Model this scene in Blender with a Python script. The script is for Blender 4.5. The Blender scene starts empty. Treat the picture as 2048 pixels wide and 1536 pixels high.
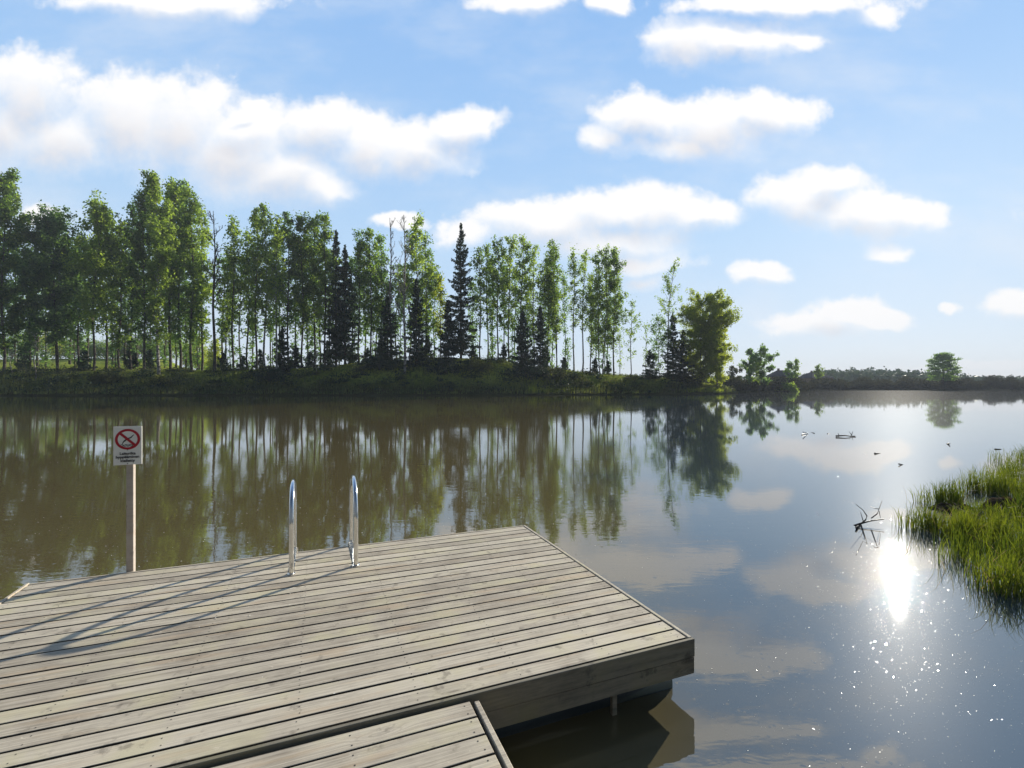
import bpy, math, random
import numpy as np
from math import radians, sin, cos, pi, atan2, sqrt, tan
from mathutils import Vector, Matrix

S = bpy.context.scene
C = S.collection
rng = np.random.default_rng(7)
random.seed(7)

# ------------------------------------------------------------------ camera
F = 966.0; CX = 1024.0; HY = 771.0; EYE = 2.086; DECK = 0.386
cam_d = bpy.data.cameras.new('camera'); cam = bpy.data.objects.new('camera', cam_d); C.objects.link(cam)
cam_d.sensor_width = 36; cam_d.lens = F/2048*36; cam_d.clip_end = 6000; cam_d.clip_start = 0.05
cam_d.shift_y = 3/2048
cam.location = (0, 0, EYE); cam.rotation_euler = (radians(90), 0, 0)
S.camera = cam
S.view_settings.view_transform = 'Standard'; S.view_settings.look = 'None'
S.view_settings.exposure = 0.55; S.view_settings.gamma = 1
SKY_GAIN = 0.68                    # sky brightness belonging to that exposure
S.cycles.max_bounces = 8; S.cycles.diffuse_bounces = 3; S.cycles.glossy_bounces = 4
S.cycles.transmission_bounces = 4; S.cycles.transparent_max_bounces = 8

# ------------------------------------------------------------------ node helper
class N:
    def __init__(s, tree): s.t = tree; s.n = tree.nodes; s.l = tree.links
    def a(s, typ, ins=None, **kw):
        n = s.n.new(typ)
        for k, v in kw.items(): setattr(n, k, v)
        for k, v in (ins or {}).items():
            sk = n.inputs[k]
            if isinstance(v, bpy.types.NodeSocket): s.l.new(v, sk)
            else: sk.default_value = v
        return n
    def m(s, op, a, b=0.0, c=None, clamp=False):
        ins = {0: a, 1: b}
        if c is not None: ins[2] = c
        return s.a('ShaderNodeMath', ins, operation=op, use_clamp=clamp).outputs[0]
    def ss(s, v, lo, hi, a=0.0, b=1.0):
        return s.a('ShaderNodeMapRange', {0: v, 1: lo, 2: hi, 3: a, 4: b}, interpolation_type='SMOOTHSTEP').outputs[0]
    def mix(s, f, a, b, blend='MIX'):
        n = s.n.new('ShaderNodeMix'); n.data_type = 'RGBA'; n.blend_type = blend
        for k, v in ((0, f), (6, a), (7, b)):
            if isinstance(v, bpy.types.NodeSocket): s.l.new(v, n.inputs[k])
            else: n.inputs[k].default_value = v if not isinstance(v, tuple) or len(v) == 4 else (*v, 1)
        return n.outputs[2]
    def noise(s, vec, scale, detail=3, rough=0.55, dist=0.0, out=0):
        n = s.a('ShaderNodeTexNoise', {'Scale': scale, 'Detail': detail, 'Roughness': rough, 'Distortion': dist})
        if vec is not None: s.l.new(vec, n.inputs['Vector'])
        return n.outputs[out]
    def ramp(s, f, stops):
        n = s.n.new('ShaderNodeValToRGB'); s.l.new(f, n.inputs[0])
        e = n.color_ramp.elements
        while len(e) < len(stops): e.new(0.5)
        for el, (p, c) in zip(e, stops): el.position = p; el.color = (*c, 1)
        return n.outputs[0]

# ------------------------------------------------------------------ sun and sky
SUN_AZ = atan2(1797-CX, F); SUN_EL = math.atan(434/sqrt((1797-CX)**2+F*F))
sd = Vector((sin(SUN_AZ)*cos(SUN_EL), cos(SUN_AZ)*cos(SUN_EL), sin(SUN_EL)))
sun_d = bpy.data.lights.new('sun', 'SUN'); sun = bpy.data.objects.new('sun', sun_d); C.objects.link(sun)
sun_d.energy = 4.9; sun_d.angle = radians(0.53); sun_d.color = (1.0, 0.93, 0.80)
sun.rotation_euler = sd.to_track_quat('Z', 'Y').to_euler(); sun.location = (60, 60, 60)

world = bpy.data.worlds.new('World'); S.world = world; world.use_nodes = True
wt = N(world.node_tree); wt.n.clear()
wo = wt.a('ShaderNodeOutputWorld')
sky = wt.a('ShaderNodeTexSky', sky_type='NISHITA', sun_disc=False, sun_elevation=SUN_EL, sun_rotation=SUN_AZ,
           air_density=1.0, dust_density=0.3, ozone_density=2.0, altitude=100)
tc = wt.a('ShaderNodeTexCoord').outputs['Generated']
sx = wt.a('ShaderNodeSeparateXYZ', {0: tc})
yy_ = wt.m('MAXIMUM', wt.m('ABSOLUTE', sx.outputs[1]), 0.12); el = wt.m('ARCSINE', sx.outputs[2])
az = wt.m('DIVIDE', sx.outputs[0], yy_); cv = wt.m('DIVIDE', sx.outputs[2], yy_)
def ae(px, py):
    return (px-CX)/F, (HY-py)/F
CL = [  # cloud lobes: centre, half sizes
 (60,195,120,85),(0,260,100,90),(120,280,150,70),(250,240,120,85),(360,255,130,95),(470,300,140,90),(560,350,140,55),(640,370,80,34),
 (640,260,110,55),(740,290,100,60),(840,300,110,55),(925,255,85,36),(500,205,50,14,.38),
 (330,2,230,34),(470,22,80,40,.38),(1040,2,110,26),(1228,8,42,26),
 (1380,80,95,52),(1470,80,150,36),(1600,84,60,26,.38),(1560,6,230,28),(1770,30,70,36,.38),
 (1290,235,110,48),(1420,250,150,62),(1540,235,100,44),(1210,270,60,30),(1350,290,120,30),
 (1660,370,80,34),(1600,400,110,46),(1720,425,150,42),(1810,425,90,30),(1780,500,80,32,.38),
 (940,470,90,42,.38),(1100,445,160,46),(1260,420,170,46),(1390,435,110,34),(1230,480,160,40),(1270,525,110,26),(1290,565,80,20,.38),
 (1525,547,60,24),(1690,632,90,32),(1650,655,120,26),(1760,640,60,20),(2030,602,60,28),(1900,612,30,12,.38),
 (490,258,90,50),(80,430,60,26,.38),(800,440,60,16),(1990,735,260,12,.38),
 (2300,430,200,60),(-300,330,220,100),(2600,300,200,80),(-500,60,260,60),
]
def cloud_group():
    g = bpy.data.node_groups.new('cloud_field', 'ShaderNodeTree')
    g.interface.new_socket('P', in_out='INPUT', socket_type='NodeSocketVector')
    g.interface.new_socket('F', in_out='OUTPUT', socket_type='NodeSocketFloat')
    t = N(g); gi = t.a('NodeGroupInput'); go = t.a('NodeGroupOutput')
    p = gi.outputs[0]; best = None
    for (cx, cy, rx, ry, *fnt) in CL:
        ry *= 1.12
        a0, e0 = ae(cx, cy); a1, _ = ae(cx+rx, cy); _, e1 = ae(cx, cy-ry)
        q = t.a('ShaderNodeVectorMath', {0: p, 1: (a0, e0, 0)}, operation='SUBTRACT').outputs[0]
        q = t.a('ShaderNodeVectorMath', {0: q, 1: (1/abs(a1-a0), 1/abs(e1-e0), 0)}, operation='MULTIPLY').outputs[0]
        d = t.a('ShaderNodeVectorMath', {0: q}, operation='LENGTH').outputs[1]
        if fnt: d = t.m('ADD', d, fnt[0])
        best = d if best is None else t.a('ShaderNodeMath', {0: best, 1: d, 2: 0.18}, operation='SMOOTH_MIN').outputs[0]
    t.l.new(t.m('SUBTRACT', 1.0, best), go.inputs[0])
    return g
cg = cloud_group()
P0 = wt.a('ShaderNodeCombineXYZ', {0: az, 1: cv, 2: 0.0}).outputs[0]
w1 = wt.noise(P0, 7.0, 4, 0.55, out=1)
w1 = wt.a('ShaderNodeVectorMath', {0: w1, 1: (0.5, 0.5, 0.5)}, operation='SUBTRACT').outputs[0]
w1 = wt.a('ShaderNodeVectorMath', {0: w1, 1: (0.09, 0.07, 0)}, operation='MULTIPLY').outputs[0]
P1 = wt.a('ShaderNodeVectorMath', {0: P0, 1: w1}, operation='ADD').outputs[0]
P2 = wt.a('ShaderNodeVectorMath', {0: P1, 1: (0.012, 0.040, 0)}, operation='ADD').outputs[0]
def cf(P):
    n = wt.n.new('ShaderNodeGroup'); n.node_tree = cg; wt.l.new(P, n.inputs[0]); return n.outputs[0]
nA = wt.m('SUBTRACT', wt.noise(P0, 11.0, 8, 0.62), 0.5)
nB = wt.m('SUBTRACT', wt.noise(P0, 38.0, 5, 0.6), 0.5)
F1 = wt.m('ADD', wt.m('MULTIPLY_ADD', nA, 1.3, cf(P1)), wt.m('MULTIPLY', nB, 0.38))
F2 = wt.m('MULTIPLY_ADD', nA, 0.7, cf(P2))
hard = wt.ss(F2, -0.2, 0.5)                    # cloud overhead: soft lower edge, crisp top
wid = wt.m('MULTIPLY_ADD', hard, 0.78, 0.50)
alpha = wt.m('DIVIDE', wt.m('ADD', F1, 0.25), wid, clamp=True)
alpha = wt.ss(alpha, 0.0, 1.0)
alpha = wt.m('MULTIPLY', alpha, 0.97)
elf = wt.ss(el, -0.05, 1.2)
grad = wt.a('ShaderNodeMapRange', {0: el, 1: 0.0, 2: 1.1}).outputs[0]
blue = wt.ramp(grad, [(0.0, (0.76, 0.86, 0.98)), (0.10, (0.67, 0.82, 1.0)), (0.24, (0.55, 0.77, 1.03)), (0.42, (0.41, 0.66, 1.02)), (0.62, (0.32, 0.57, 0.98)), (1.0, (0.08, 0.20, 0.50))])
nsk = wt.a('ShaderNodeVectorMath', {0: sky.outputs[0], 1: (0.1, 0.1, 0.1)}, operation='MULTIPLY').outputs[0]
base = wt.mix(0.12, blue, nsk)
hz = wt.m('MULTIPLY', wt.ss(wt.noise(wt.a('ShaderNodeMapping', {'Vector': P0, 'Scale': (1, 2.2, 1)}).outputs[0], 2.2, 6, 0.6), 0.42, 0.75), 0.42)
base = wt.mix(hz, base, (0.86, 0.91, 0.98))
cc = wt.mix(wt.ss(F2, 0.15, 0.95), (1.06, 1.05, 1.05), (0.82, 0.815, 0.85))
cc = wt.mix(wt.ss(nA, -0.1, 0.25, 0.0, 0.25), cc, (1.05, 1.04, 1.04))
alow = wt.m('MULTIPLY', alpha, wt.ss(el, 0.0, 0.12, 0.45, 1.0))
col = wt.mix(alow, base, cc)
back = wt.ss(sx.outputs[1], -0.4, 0.45, 0.24, 1.0)
bg = wt.a('ShaderNodeBackground', {0: col, 1: wt.m('MULTIPLY', back, SKY_GAIN)})
wt.l.new(bg.outputs[0], wo.inputs[0])

# ------------------------------------------------------------------ mesh helpers
def tag(o, label=None, cat=None, group=None, kind=None):
    if label: o['label'] = label
    if cat: o['category'] = cat
    if group: o['group'] = group
    if kind: o['kind'] = kind
    return o
def empty(name, loc, rz=0.0):
    o = bpy.data.objects.new(name, None); C.objects.link(o); o.location = loc; o.rotation_euler = (0, 0, rz)
    o.empty_display_size = 0.2
    return o
class MB:
    """verts/faces collector; faces given as lists, material index per face"""
    def __init__(s): s.v = []; s.f = []; s.mi = []; s.sm = []
    def add(s, vs, fs, mi=0, smooth=False):
        b = len(s.v); s.v.extend([tuple(map(float, v)) for v in vs])
        for f in fs: s.f.append([b+i for i in f]); s.mi.append(mi); s.sm.append(smooth)
    def box(s, a, b, mi=0, bev=0.0):
        x0, y0, z0 = a; x1, y1, z1 = b
        if bev <= 0:
            vs = [(x, y, z) for z in (z0, z1) for y in (y0, y1) for x in (x0, x1)]
            s.add(vs, [(0,2,3,1),(4,5,7,6),(0,1,5,4),(2,6,7,3),(0,4,6,2),(1,3,7,5)], mi)
        else:
            import bmesh
            bm = bmesh.new(); bmesh.ops.create_cube(bm, size=1)
            for v in bm.verts: v.co = ((x0+x1)/2+v.co.x*(x1-x0), (y0+y1)/2+v.co.y*(y1-y0), (z0+z1)/2+v.co.z*(z1-z0))
            bmesh.ops.bevel(bm, geom=bm.edges[:], offset=bev, segments=1, affect='EDGES')
            bm.verts.index_update()
            s.add([v.co[:] for v in bm.verts], [[v.index for v in f.verts] for f in bm.faces], mi); bm.free()
    def tube(s, pts, rad, n=6, mi=0, cap=True, smooth=True):
        pts = [Vector(p) for p in pts]; k = len(pts); vs = []; fs = []
        if not hasattr(rad, '__len__'): rad = [rad]*k
        up = None
        for i, p in enumerate(pts):
            d = (pts[min(i+1, k-1)]-pts[max(i-1, 0)]).normalized()
            if up is None:
                up = d.orthogonal().normalized()
            up = (up - d*up.dot(d)).normalized(); w = d.cross(up)
            for j in range(n):
                a = 2*pi*j/n; vs.append(p+(up*cos(a)+w*sin(a))*rad[i])
        for i in range(k-1):
            for j in range(n):
                fs.append((i*n+j, i*n+(j+1)%n, (i+1)*n+(j+1)%n, (i+1)*n+j))
        s.add(vs, fs, mi, smooth)
        if cap: s.add(vs[:n], [list(range(n))[::-1]], mi); s.add(vs[-n:], [list(range(n))], mi)
    def build(s, name, mats, parent=None, loc=(0,0,0), rz=0.0):
        me = bpy.data.meshes.new(name); me.from_pydata(s.v, [], s.f)
        for m in (mats if isinstance(mats, (list, tuple)) else [mats]): me.materials.append(m)
        me.polygons.foreach_set('material_index', s.mi); me.polygons.foreach_set('use_smooth', s.sm)
        me.update()
        o = bpy.data.objects.new(name, me); C.objects.link(o); o.location = loc; o.rotation_euler = (0,0,rz)
        if parent: o.parent = parent
        return o
def quads_obj(name, V, mat, parent=None, k=4, smooth=False):
    """V: (n,k,3) array -> n polygons of k verts"""
    n = V.shape[0]; me = bpy.data.meshes.new(name)
    me.vertices.add(n*k); me.vertices.foreach_set('co', V.reshape(-1).astype(np.float32))
    me.loops.add(n*k); me.loops.foreach_set('vertex_index', np.arange(n*k, dtype=np.int32))
    me.polygons.add(n); me.polygons.foreach_set('loop_start', np.arange(0, n*k, k, dtype=np.int32))
    me.polygons.foreach_set('loop_total', np.full(n, k, dtype=np.int32))
    me.materials.append(mat); me.update(calc_edges=True); me.validate()
    o = bpy.data.objects.new(name, me); C.objects.link(o)
    if parent: o.parent = parent
    return o
def gp(px, py, z=0.0):
    """point at height z seen at that place of the photograph"""
    d = F*(EYE-z)/(py-HY); return Vector(((px-CX)/F*d, d, z))

# ------------------------------------------------------------------ materials
def mat(name):
    m = bpy.data.materials.new(name); m.use_nodes = True
    t = N(m.node_tree); t.n.clear(); o = t.a('ShaderNodeOutputMaterial'); return m, t, o
def simple(name, col, rough=0.7, metal=0.0, var=0.15, scale=6.0, bump=0.0, spec=0.5):
    m, t, o = mat(name); tcn = t.a('ShaderNodeTexCoord').outputs['Object']
    nz = t.noise(tcn, scale, 5, 0.6)
    c = t.mix(t.ss(nz, 0.3, 0.7), tuple(x*(1-var) for x in col), tuple(min(1, x*(1+var)) for x in col))
    p = t.a('ShaderNodeBsdfPrincipled', {'Base Color': c, 'Roughness': rough, 'Metallic': metal, 'Specular IOR Level': spec})
    if bump: t.l.new(t.a('ShaderNodeBump', {'Height': nz, 'Distance': bump, 'Strength': 1.0}).outputs[0], p.inputs['Normal'])
    t.l.new(p.outputs[0], o.inputs[0]); return m

def wood_mat(name, light, dark, green=0.4):
    m, t, o = mat(name)
    tcn = t.a('ShaderNodeTexCoord').outputs['Object']
    geo = t.a('ShaderNodeNewGeometry'); isl = geo.outputs['Random Per Island']
    off = t.a('ShaderNodeCombineXYZ', {0: t.m('MULTIPLY', isl, 37.0), 1: t.m('MULTIPLY', isl, 11.0), 2: t.m('MULTIPLY', isl, 5.0)}).outputs[0]
    p = t.a('ShaderNodeVectorMath', {0: tcn, 1: off}, operation='ADD').outputs[0]
    # knots bend the grain
    vk = t.a('ShaderNodeMapping', {'Vector': p, 'Scale': (1.7, 7.0, 7.0)}).outputs[0]
    vor = t.a('ShaderNodeTexVoronoi', {'Vector': vk, 'Scale': 1.0, 'Randomness': 1.0}); kd = vor.outputs['Distance']
    kn = t.ss(kd, 0.05, 0.34, 1.0, 0.0)
    gs = t.a('ShaderNodeMapping', {'Vector': p, 'Scale': (1.6, 75.0, 30.0)}).outputs[0]
    gs = t.a('ShaderNodeVectorMath', {0: gs, 1: t.a('ShaderNodeCombineXYZ', {0: 0.0, 1: t.m('MULTIPLY', kn, 3.0), 2: 0.0}).outputs[0]}, operation='ADD').outputs[0]
    grain = t.noise(gs, 1.0, 6, 0.65, 0.4)
    fine = t.noise(t.a('ShaderNodeMapping', {'Vector': p, 'Scale': (14.0, 320.0, 60.0)}).outputs[0], 1.0, 3, 0.6)
    blot = t.noise(p, 2.2, 5, 0.6); blot2 = t.noise(p, 9.0, 5, 0.62)
    v = t.m('ADD', t.m('MULTIPLY', grain, 0.55), t.m('ADD', t.m('MULTIPLY', blot, 0.40), t.m('MULTIPLY', fine, 0.18)))
    v = t.m('ADD', v, t.m('MULTIPLY', t.m('SUBTRACT', isl, 0.5), 0.16))
    c = t.mix(t.ss(v, 0.33, 0.72), dark, light)
    c = t.mix(t.ss(blot, 0.48, 0.68, 0.0, green), c, (light[0]*0.78, light[1]*0.80, light[2]*0.52))
    warm = t.noise(t.a('ShaderNodeMapping', {'Vector': p, 'Scale': (0.9, 6.0, 6.0), 'Location': (5, 3, 1)}).outputs[0], 1.6, 4, 0.6)
    c = t.mix(t.ss(warm, 0.53, 0.70, 0.0, 0.45), c, (light[0]*0.80, light[1]*0.66, light[2]*0.52))
    # bright worn scuffs, dark stains, knots
    sc = t.noise(t.a('ShaderNodeMapping', {'Vector': p, 'Scale': (7, 16, 16), 'Rotation': (0, 0, 0.5)}).outputs[0], 1.0, 5, 0.7, 1.2)
    c = t.mix(t.ss(sc, 0.64, 0.74, 0.0, 0.55), c, tuple(min(1, x*1.25) for x in light))
    c = t.mix(t.ss(blot2, 0.30, 0.42, 0.55, 0.0), c, tuple(x*0.62 for x in dark))
    c = t.mix(t.ss(kd, 0.03, 0.11, 0.55, 0.0), c, tuple(x*0.50 for x in dark))
    ring = t.m('SINE', t.m('MULTIPLY', kd, 70.0))
    c = t.mix(t.m('MULTIPLY', t.ss(ring, 0.4, 1.0), t.ss(kd, 0.12, 0.30, 0.40, 0.0)), c, dark)
    crk = t.noise(t.a('ShaderNodeMapping', {'Vector': p, 'Scale': (0.9, 120.0, 10.0)}).outputs[0], 1.0, 2, 0.5)
    crm = t.noise(t.a('ShaderNodeMapping', {'Vector': p, 'Scale': (0.8, 9.0, 4.0), 'Location': (9, 2, 4)}).outputs[0], 1.0, 2, 0.5)
    c = t.mix(t.m('MULTIPLY', t.ss(crk, 0.66, 0.70), t.ss(crm, 0.52, 0.60, 0.0, 0.85)), c, tuple(x*0.25 for x in dark))
    drop = t.a('ShaderNodeTexVoronoi', {'Vector': t.a('ShaderNodeVectorMath', {0: tcn, 1: t.a('ShaderNodeVectorMath', {0: t.noise(tcn, 30.0, 2, 0.5, out=1), 1: (.03, .03, 0)}, operation='MULTIPLY').outputs[0]}, operation='ADD').outputs[0], 'Scale': 2.6})
    c = t.mix(t.ss(drop.outputs['Distance'], 0.025, 0.045, 0.75, 0.0), c, (0.72, 0.70, 0.64))
    big = t.noise(t.a('ShaderNodeMapping', {'Vector': tcn, 'Scale': (1.1, 2.2, 1)}).outputs[0], 1.3, 6, 0.65)
    c = t.mix(t.ss(big, 0.48, 0.70, 0.0, 0.26), c, tuple(x*0.9 for x in dark))
    bs = t.a('ShaderNodeBsdfPrincipled', {'Base Color': c, 'Roughness': 0.78, 'Specular IOR Level': 0.35})
    bp = t.a('ShaderNodeBump', {'Height': t.m('ADD', grain, t.m('MULTIPLY', fine, 0.5)), 'Distance': 0.0018, 'Strength': 0.8})
    t.l.new(bp.outputs[0], bs.inputs['Normal']); t.l.new(bs.outputs[0], o.inputs[0]); return m

M = {}
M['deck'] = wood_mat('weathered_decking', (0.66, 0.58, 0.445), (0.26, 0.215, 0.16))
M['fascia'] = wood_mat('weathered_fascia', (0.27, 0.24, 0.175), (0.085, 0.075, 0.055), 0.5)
M['postwood'] = wood_mat('sign_post_wood', (0.50, 0.44, 0.38), (0.36, 0.31, 0.26), 0.1)
M['screw'] = simple('rusty_screw', (0.035, 0.028, 0.022), 0.7)
M['gap_shade'] = simple('gap_shade_edge', (0.045, 0.038, 0.030), 0.9, 0, 0.3, 12)  # near-black board sides: the shade in the gaps put into the colour
M['steel'] = simple('polished_steel', (0.72, 0.72, 0.71), 0.13, 1.0, 0.04, 30)
M['tread'] = simple('tread_plastic', (0.05, 0.05, 0.05), 0.5)
M['float'] = simple('pontoon_plastic', (0.02, 0.028, 0.028), 0.45)
M['sign'] = simple('sign_plate_white', (0.82, 0.81, 0.75), 0.5, 0, 0.06, 9)
M['red'] = simple('sign_red', (0.42, 0.010, 0.022), 0.5, 0, 0.05)
M['black'] = simple('sign_black', (0.02, 0.02, 0.022), 0.5, 0, 0.05)
M['mud'] = simple('dark_mud', (0.045, 0.034, 0.022), 1.0, 0, 0.4, 9, 0.02, 0.0)
M['twig'] = simple('wet_twig', (0.060, 0.042, 0.028), 0.5, 0, 0.3, 30, 0.004)
M['roof'] = simple('dark_roof', (0.06, 0.045, 0.042), 0.8, 0, 0.2, 2)
M['wall_paint'] = simple('house_wall', (0.20, 0.13, 0.09), 0.8, 0, 0.15, 2)
M['glass'] = simple('window_glass', (0.03, 0.035, 0.045), 0.1, 0, 0.1)
M['petal'] = simple('pale_petal', (0.80, 0.77, 0.66), 0.18, 0, 0.1, spec=0.8)

def bark(name, light, dark, bands=True):
    m, t, o = mat(name); g = t.a('ShaderNodeTexCoord').outputs['Object']
    a = t.noise(t.a('ShaderNodeMapping', {'Vector': g, 'Scale': (1.2, 1.2, 3.5)}).outputs[0], 1.4, 5, 0.65)
    c = t.mix(t.ss(a, 0.42, 0.56), dark, light)
    bs = t.a('ShaderNodeBsdfPrincipled', {'Base Color': c, 'Roughness': 0.85, 'Specular IOR Level': 0.2})
    t.l.new(bs.outputs[0], o.inputs[0]); return m
M['birch'] = bark('birch_bark', (0.42, 0.40, 0.36), (0.10, 0.085, 0.07))
M['aspen'] = bark('aspen_bark', (0.11, 0.095, 0.075), (0.045, 0.036, 0.028))
M['spruce_bark'] = bark('spruce_bark', (0.11, 0.08, 0.06), (0.05, 0.038, 0.03))
M['dead'] = bark('dead_bark', (0.36, 0.32, 0.29), (0.15, 0.125, 0.11))

def leaf(name, a, b, trans=0.45, tint=(1.25, 1.25, 0.55), scale=0.55, spec=0.3):
    m, t, o = mat(name); g = t.a('ShaderNodeTexCoord').outputs['Object']
    isl = t.a('ShaderNodeNewGeometry').outputs['Random Per Island']
    ob = t.a('ShaderNodeObjectInfo').outputs['Random']
    nz = t.noise(g, scale, 3, 0.6)
    f = t.m('ADD', t.m('ADD', t.m('MULTIPLY', nz, 0.8), t.m('MULTIPLY', isl, 0.35)), t.m('MULTIPLY', t.m('SUBTRACT', ob, 0.5), 0.30))
    c = t.mix(t.ss(f, 0.25, 0.85), a, b)
    d = t.a('ShaderNodeBsdfPrincipled', {'Base Color': c, 'Roughness': 0.6, 'Specular IOR Level': spec})
    tr = t.a('ShaderNodeBsdfTranslucent', {0: t.mix(1.0, c, tint, 'MULTIPLY')})
    ms = t.a('ShaderNodeMixShader', {0: trans, 1: d.outputs[0], 2: tr.outputs[0]})
    t.l.new(ms.outputs[0], o.inputs[0]); return m
M['leaf'] = leaf('birch_leaves', (0.085, 0.155, 0.045), (0.32, 0.41, 0.095), 0.6, (1.4, 1.45, 0.65))
M['leaf_dark'] = leaf('aspen_leaves', (0.062, 0.125, 0.062), (0.20, 0.31, 0.11), 0.55, (1.4, 1.45, 0.7))
M['leaf_bright'] = leaf('willow_leaves', (0.17, 0.22, 0.045), (0.40, 0.43, 0.075), 0.6, (1.45, 1.5, 0.55))
M['needle'] = leaf('spruce_needles', (0.022, 0.048, 0.032), (0.060, 0.098, 0.050), 0.15, (1.2, 1.3, 0.8), 0.55, 0.1)
M['shrub'] = leaf('shrub_leaves', (0.055, 0.075, 0.042), (0.12, 0.14, 0.06), 0.35, (1.3, 1.2, 0.7), 0.12, 0.05)
M['brush'] = leaf('far_brush', (0.034, 0.036, 0.030), (0.066, 0.074, 0.042), 0.2, (1.2, 1.1, 0.8), 0.045, 0.0)
M['weed'] = leaf('bank_weeds', (0.080, 0.115, 0.048), (0.24, 0.27, 0.10), 0.55, (1.4, 1.3, 0.6), 0.15)
M['marsh'] = leaf('marsh_grass', (0.042, 0.078, 0.014), (0.145, 0.185, 0.030), 0.5, (1.5, 1.35, 0.5), 1.6)

def ground_mat():
    m, t, o = mat('meadow_ground'); g = t.a('ShaderNodeNewGeometry').outputs['Position']
    n1 = t.noise(g, 0.11, 5, 0.6); n2 = t.noise(g, 1.3, 6, 0.7); z = t.a('ShaderNodeSeparateXYZ', {0: g}).outputs[2]
    c = t.mix(t.ss(n1, 0.35, 0.65), (0.22, 0.28, 0.045), (0.34, 0.38, 0.07))
    c = t.mix(t.ss(n2, 0.48, 0.66, 0.0, 0.75), c, (0.055, 0.060, 0.022))
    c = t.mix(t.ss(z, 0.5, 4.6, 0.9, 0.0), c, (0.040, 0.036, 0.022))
    p = t.a('ShaderNodeBsdfPrincipled', {'Base Color': c, 'Roughness': 1.0, 'Specular IOR Level': 0.0})
    t.l.new(t.a('ShaderNodeBump', {'Height': n2, 'Distance': 0.4, 'Strength': 0.9}).outputs[0], p.inputs['Normal'])
    t.l.new(p.outputs[0], o.inputs[0]); return m
M['ground'] = ground_mat()

def water_mat():
    m, t, o = mat('lake_water'); g = t.a('ShaderNodeNewGeometry').outputs['Position']
    # slow swell, directional ripples, fine shimmer
    patch = t.ss(t.noise(g, 0.09, 3, 0.5), 0.35, 0.65)
    swell = t.noise(t.a('ShaderNodeMapping', {'Vector': g, 'Scale': (0.6, 1.5, 1), 'Rotation': (0, 0, 0.5)}).outputs[0], 0.9, 3, 0.5)
    rip = t.noise(t.a('ShaderNodeMapping', {'Vector': g, 'Scale': (1.0, 2.6, 1), 'Rotation': (0, 0, -0.15)}).outputs[0], 2.4, 3, 0.55, 0.3)
    fine = t.noise(g, 42.0, 2, 0.5)
    wx = t.a('ShaderNodeSeparateXYZ', {0: g})
    lee = t.ss(t.m('DIVIDE', wx.outputs[0], t.m('ADD', t.m('MAXIMUM', wx.outputs[1], 0.0), 3.0)), 0.15, 0.45, 1.0, 0.30)
    rip = t.m('MULTIPLY', rip, lee); swell = t.m('MULTIPLY', swell, lee)
    h = t.m('ADD', t.m('MULTIPLY', swell, 0.0009), t.m('MULTIPLY', rip, t.m('MULTIPLY_ADD', patch, 0.0016, 0.0005)))
    h = t.m('ADD', h, t.m('MULTIPLY', fine, 0.00003))
    # specks of pollen and debris dimple the film: scattered tiny tilted facets
    vor = t.a('ShaderNodeTexVoronoi', {'Vector': g, 'Scale': 17.0, 'Randomness': 1.0})
    sel = t.a('ShaderNodeSeparateColor', {0: vor.outputs['Color']})
    speck = t.m('MULTIPLY', t.ss(vor.outputs['Distance'], 0.04, 0.20, 1.0, 0.0), t.m('GREATER_THAN', sel.outputs[0], 0.25))
    h = t.m('ADD', h, t.m('MULTIPLY', speck, t.m('MULTIPLY', sel.outputs[1], 0.0005)))
    vo2 = t.a('ShaderNodeTexVoronoi', {'Vector': g, 'Scale': 4.3, 'Randomness': 1.0})
    se2 = t.a('ShaderNodeSeparateColor', {0: vo2.outputs['Color']})
    sp2 = t.m('MULTIPLY', t.ss(vo2.outputs['Distance'], 0.02, 0.13, 1.0, 0.0), t.m('GREATER_THAN', se2.outputs[0], 0.6))
    h = t.m('ADD', h, t.m('MULTIPLY', sp2, t.m('MULTIPLY', se2.outputs[1], 0.0010)))
    bp = t.a('ShaderNodeBump', {'Height': h, 'Distance': 1.0, 'Strength': 1.0})
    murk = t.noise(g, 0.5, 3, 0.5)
    # silty and olive by the left bank, sky's blue reflection painted in toward the right
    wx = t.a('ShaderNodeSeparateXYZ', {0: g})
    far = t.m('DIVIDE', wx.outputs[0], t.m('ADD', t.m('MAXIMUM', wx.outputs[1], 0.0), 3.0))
    sky_refl = t.ss(t.m('ADD', far, t.m('MULTIPLY', t.m('SUBTRACT', murk, 0.5), 0.3)), 0.03, 0.32)
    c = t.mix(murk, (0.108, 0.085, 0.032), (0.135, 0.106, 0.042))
    c = t.mix(sky_refl, c, (0.034, 0.050, 0.060))
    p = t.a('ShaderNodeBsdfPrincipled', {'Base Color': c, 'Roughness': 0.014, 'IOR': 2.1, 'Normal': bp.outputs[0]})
    film = t.a('ShaderNodeBsdfGlossy', {0: (0.8, 0.8, 0.8, 1), 'Roughness': 0.33})
    ms = t.a('ShaderNodeMixShader', {0: 0.0045, 1: p.outputs[0], 2: film.outputs[0]})
    t.l.new(ms.outputs[0], o.inputs[0]); return m
M['water'] = water_mat()

# ------------------------------------------------------------------ water and land
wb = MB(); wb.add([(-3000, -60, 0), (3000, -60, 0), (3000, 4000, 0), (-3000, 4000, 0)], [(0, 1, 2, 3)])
tag(wb.build('water', M['water']), kind='structure')

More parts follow.
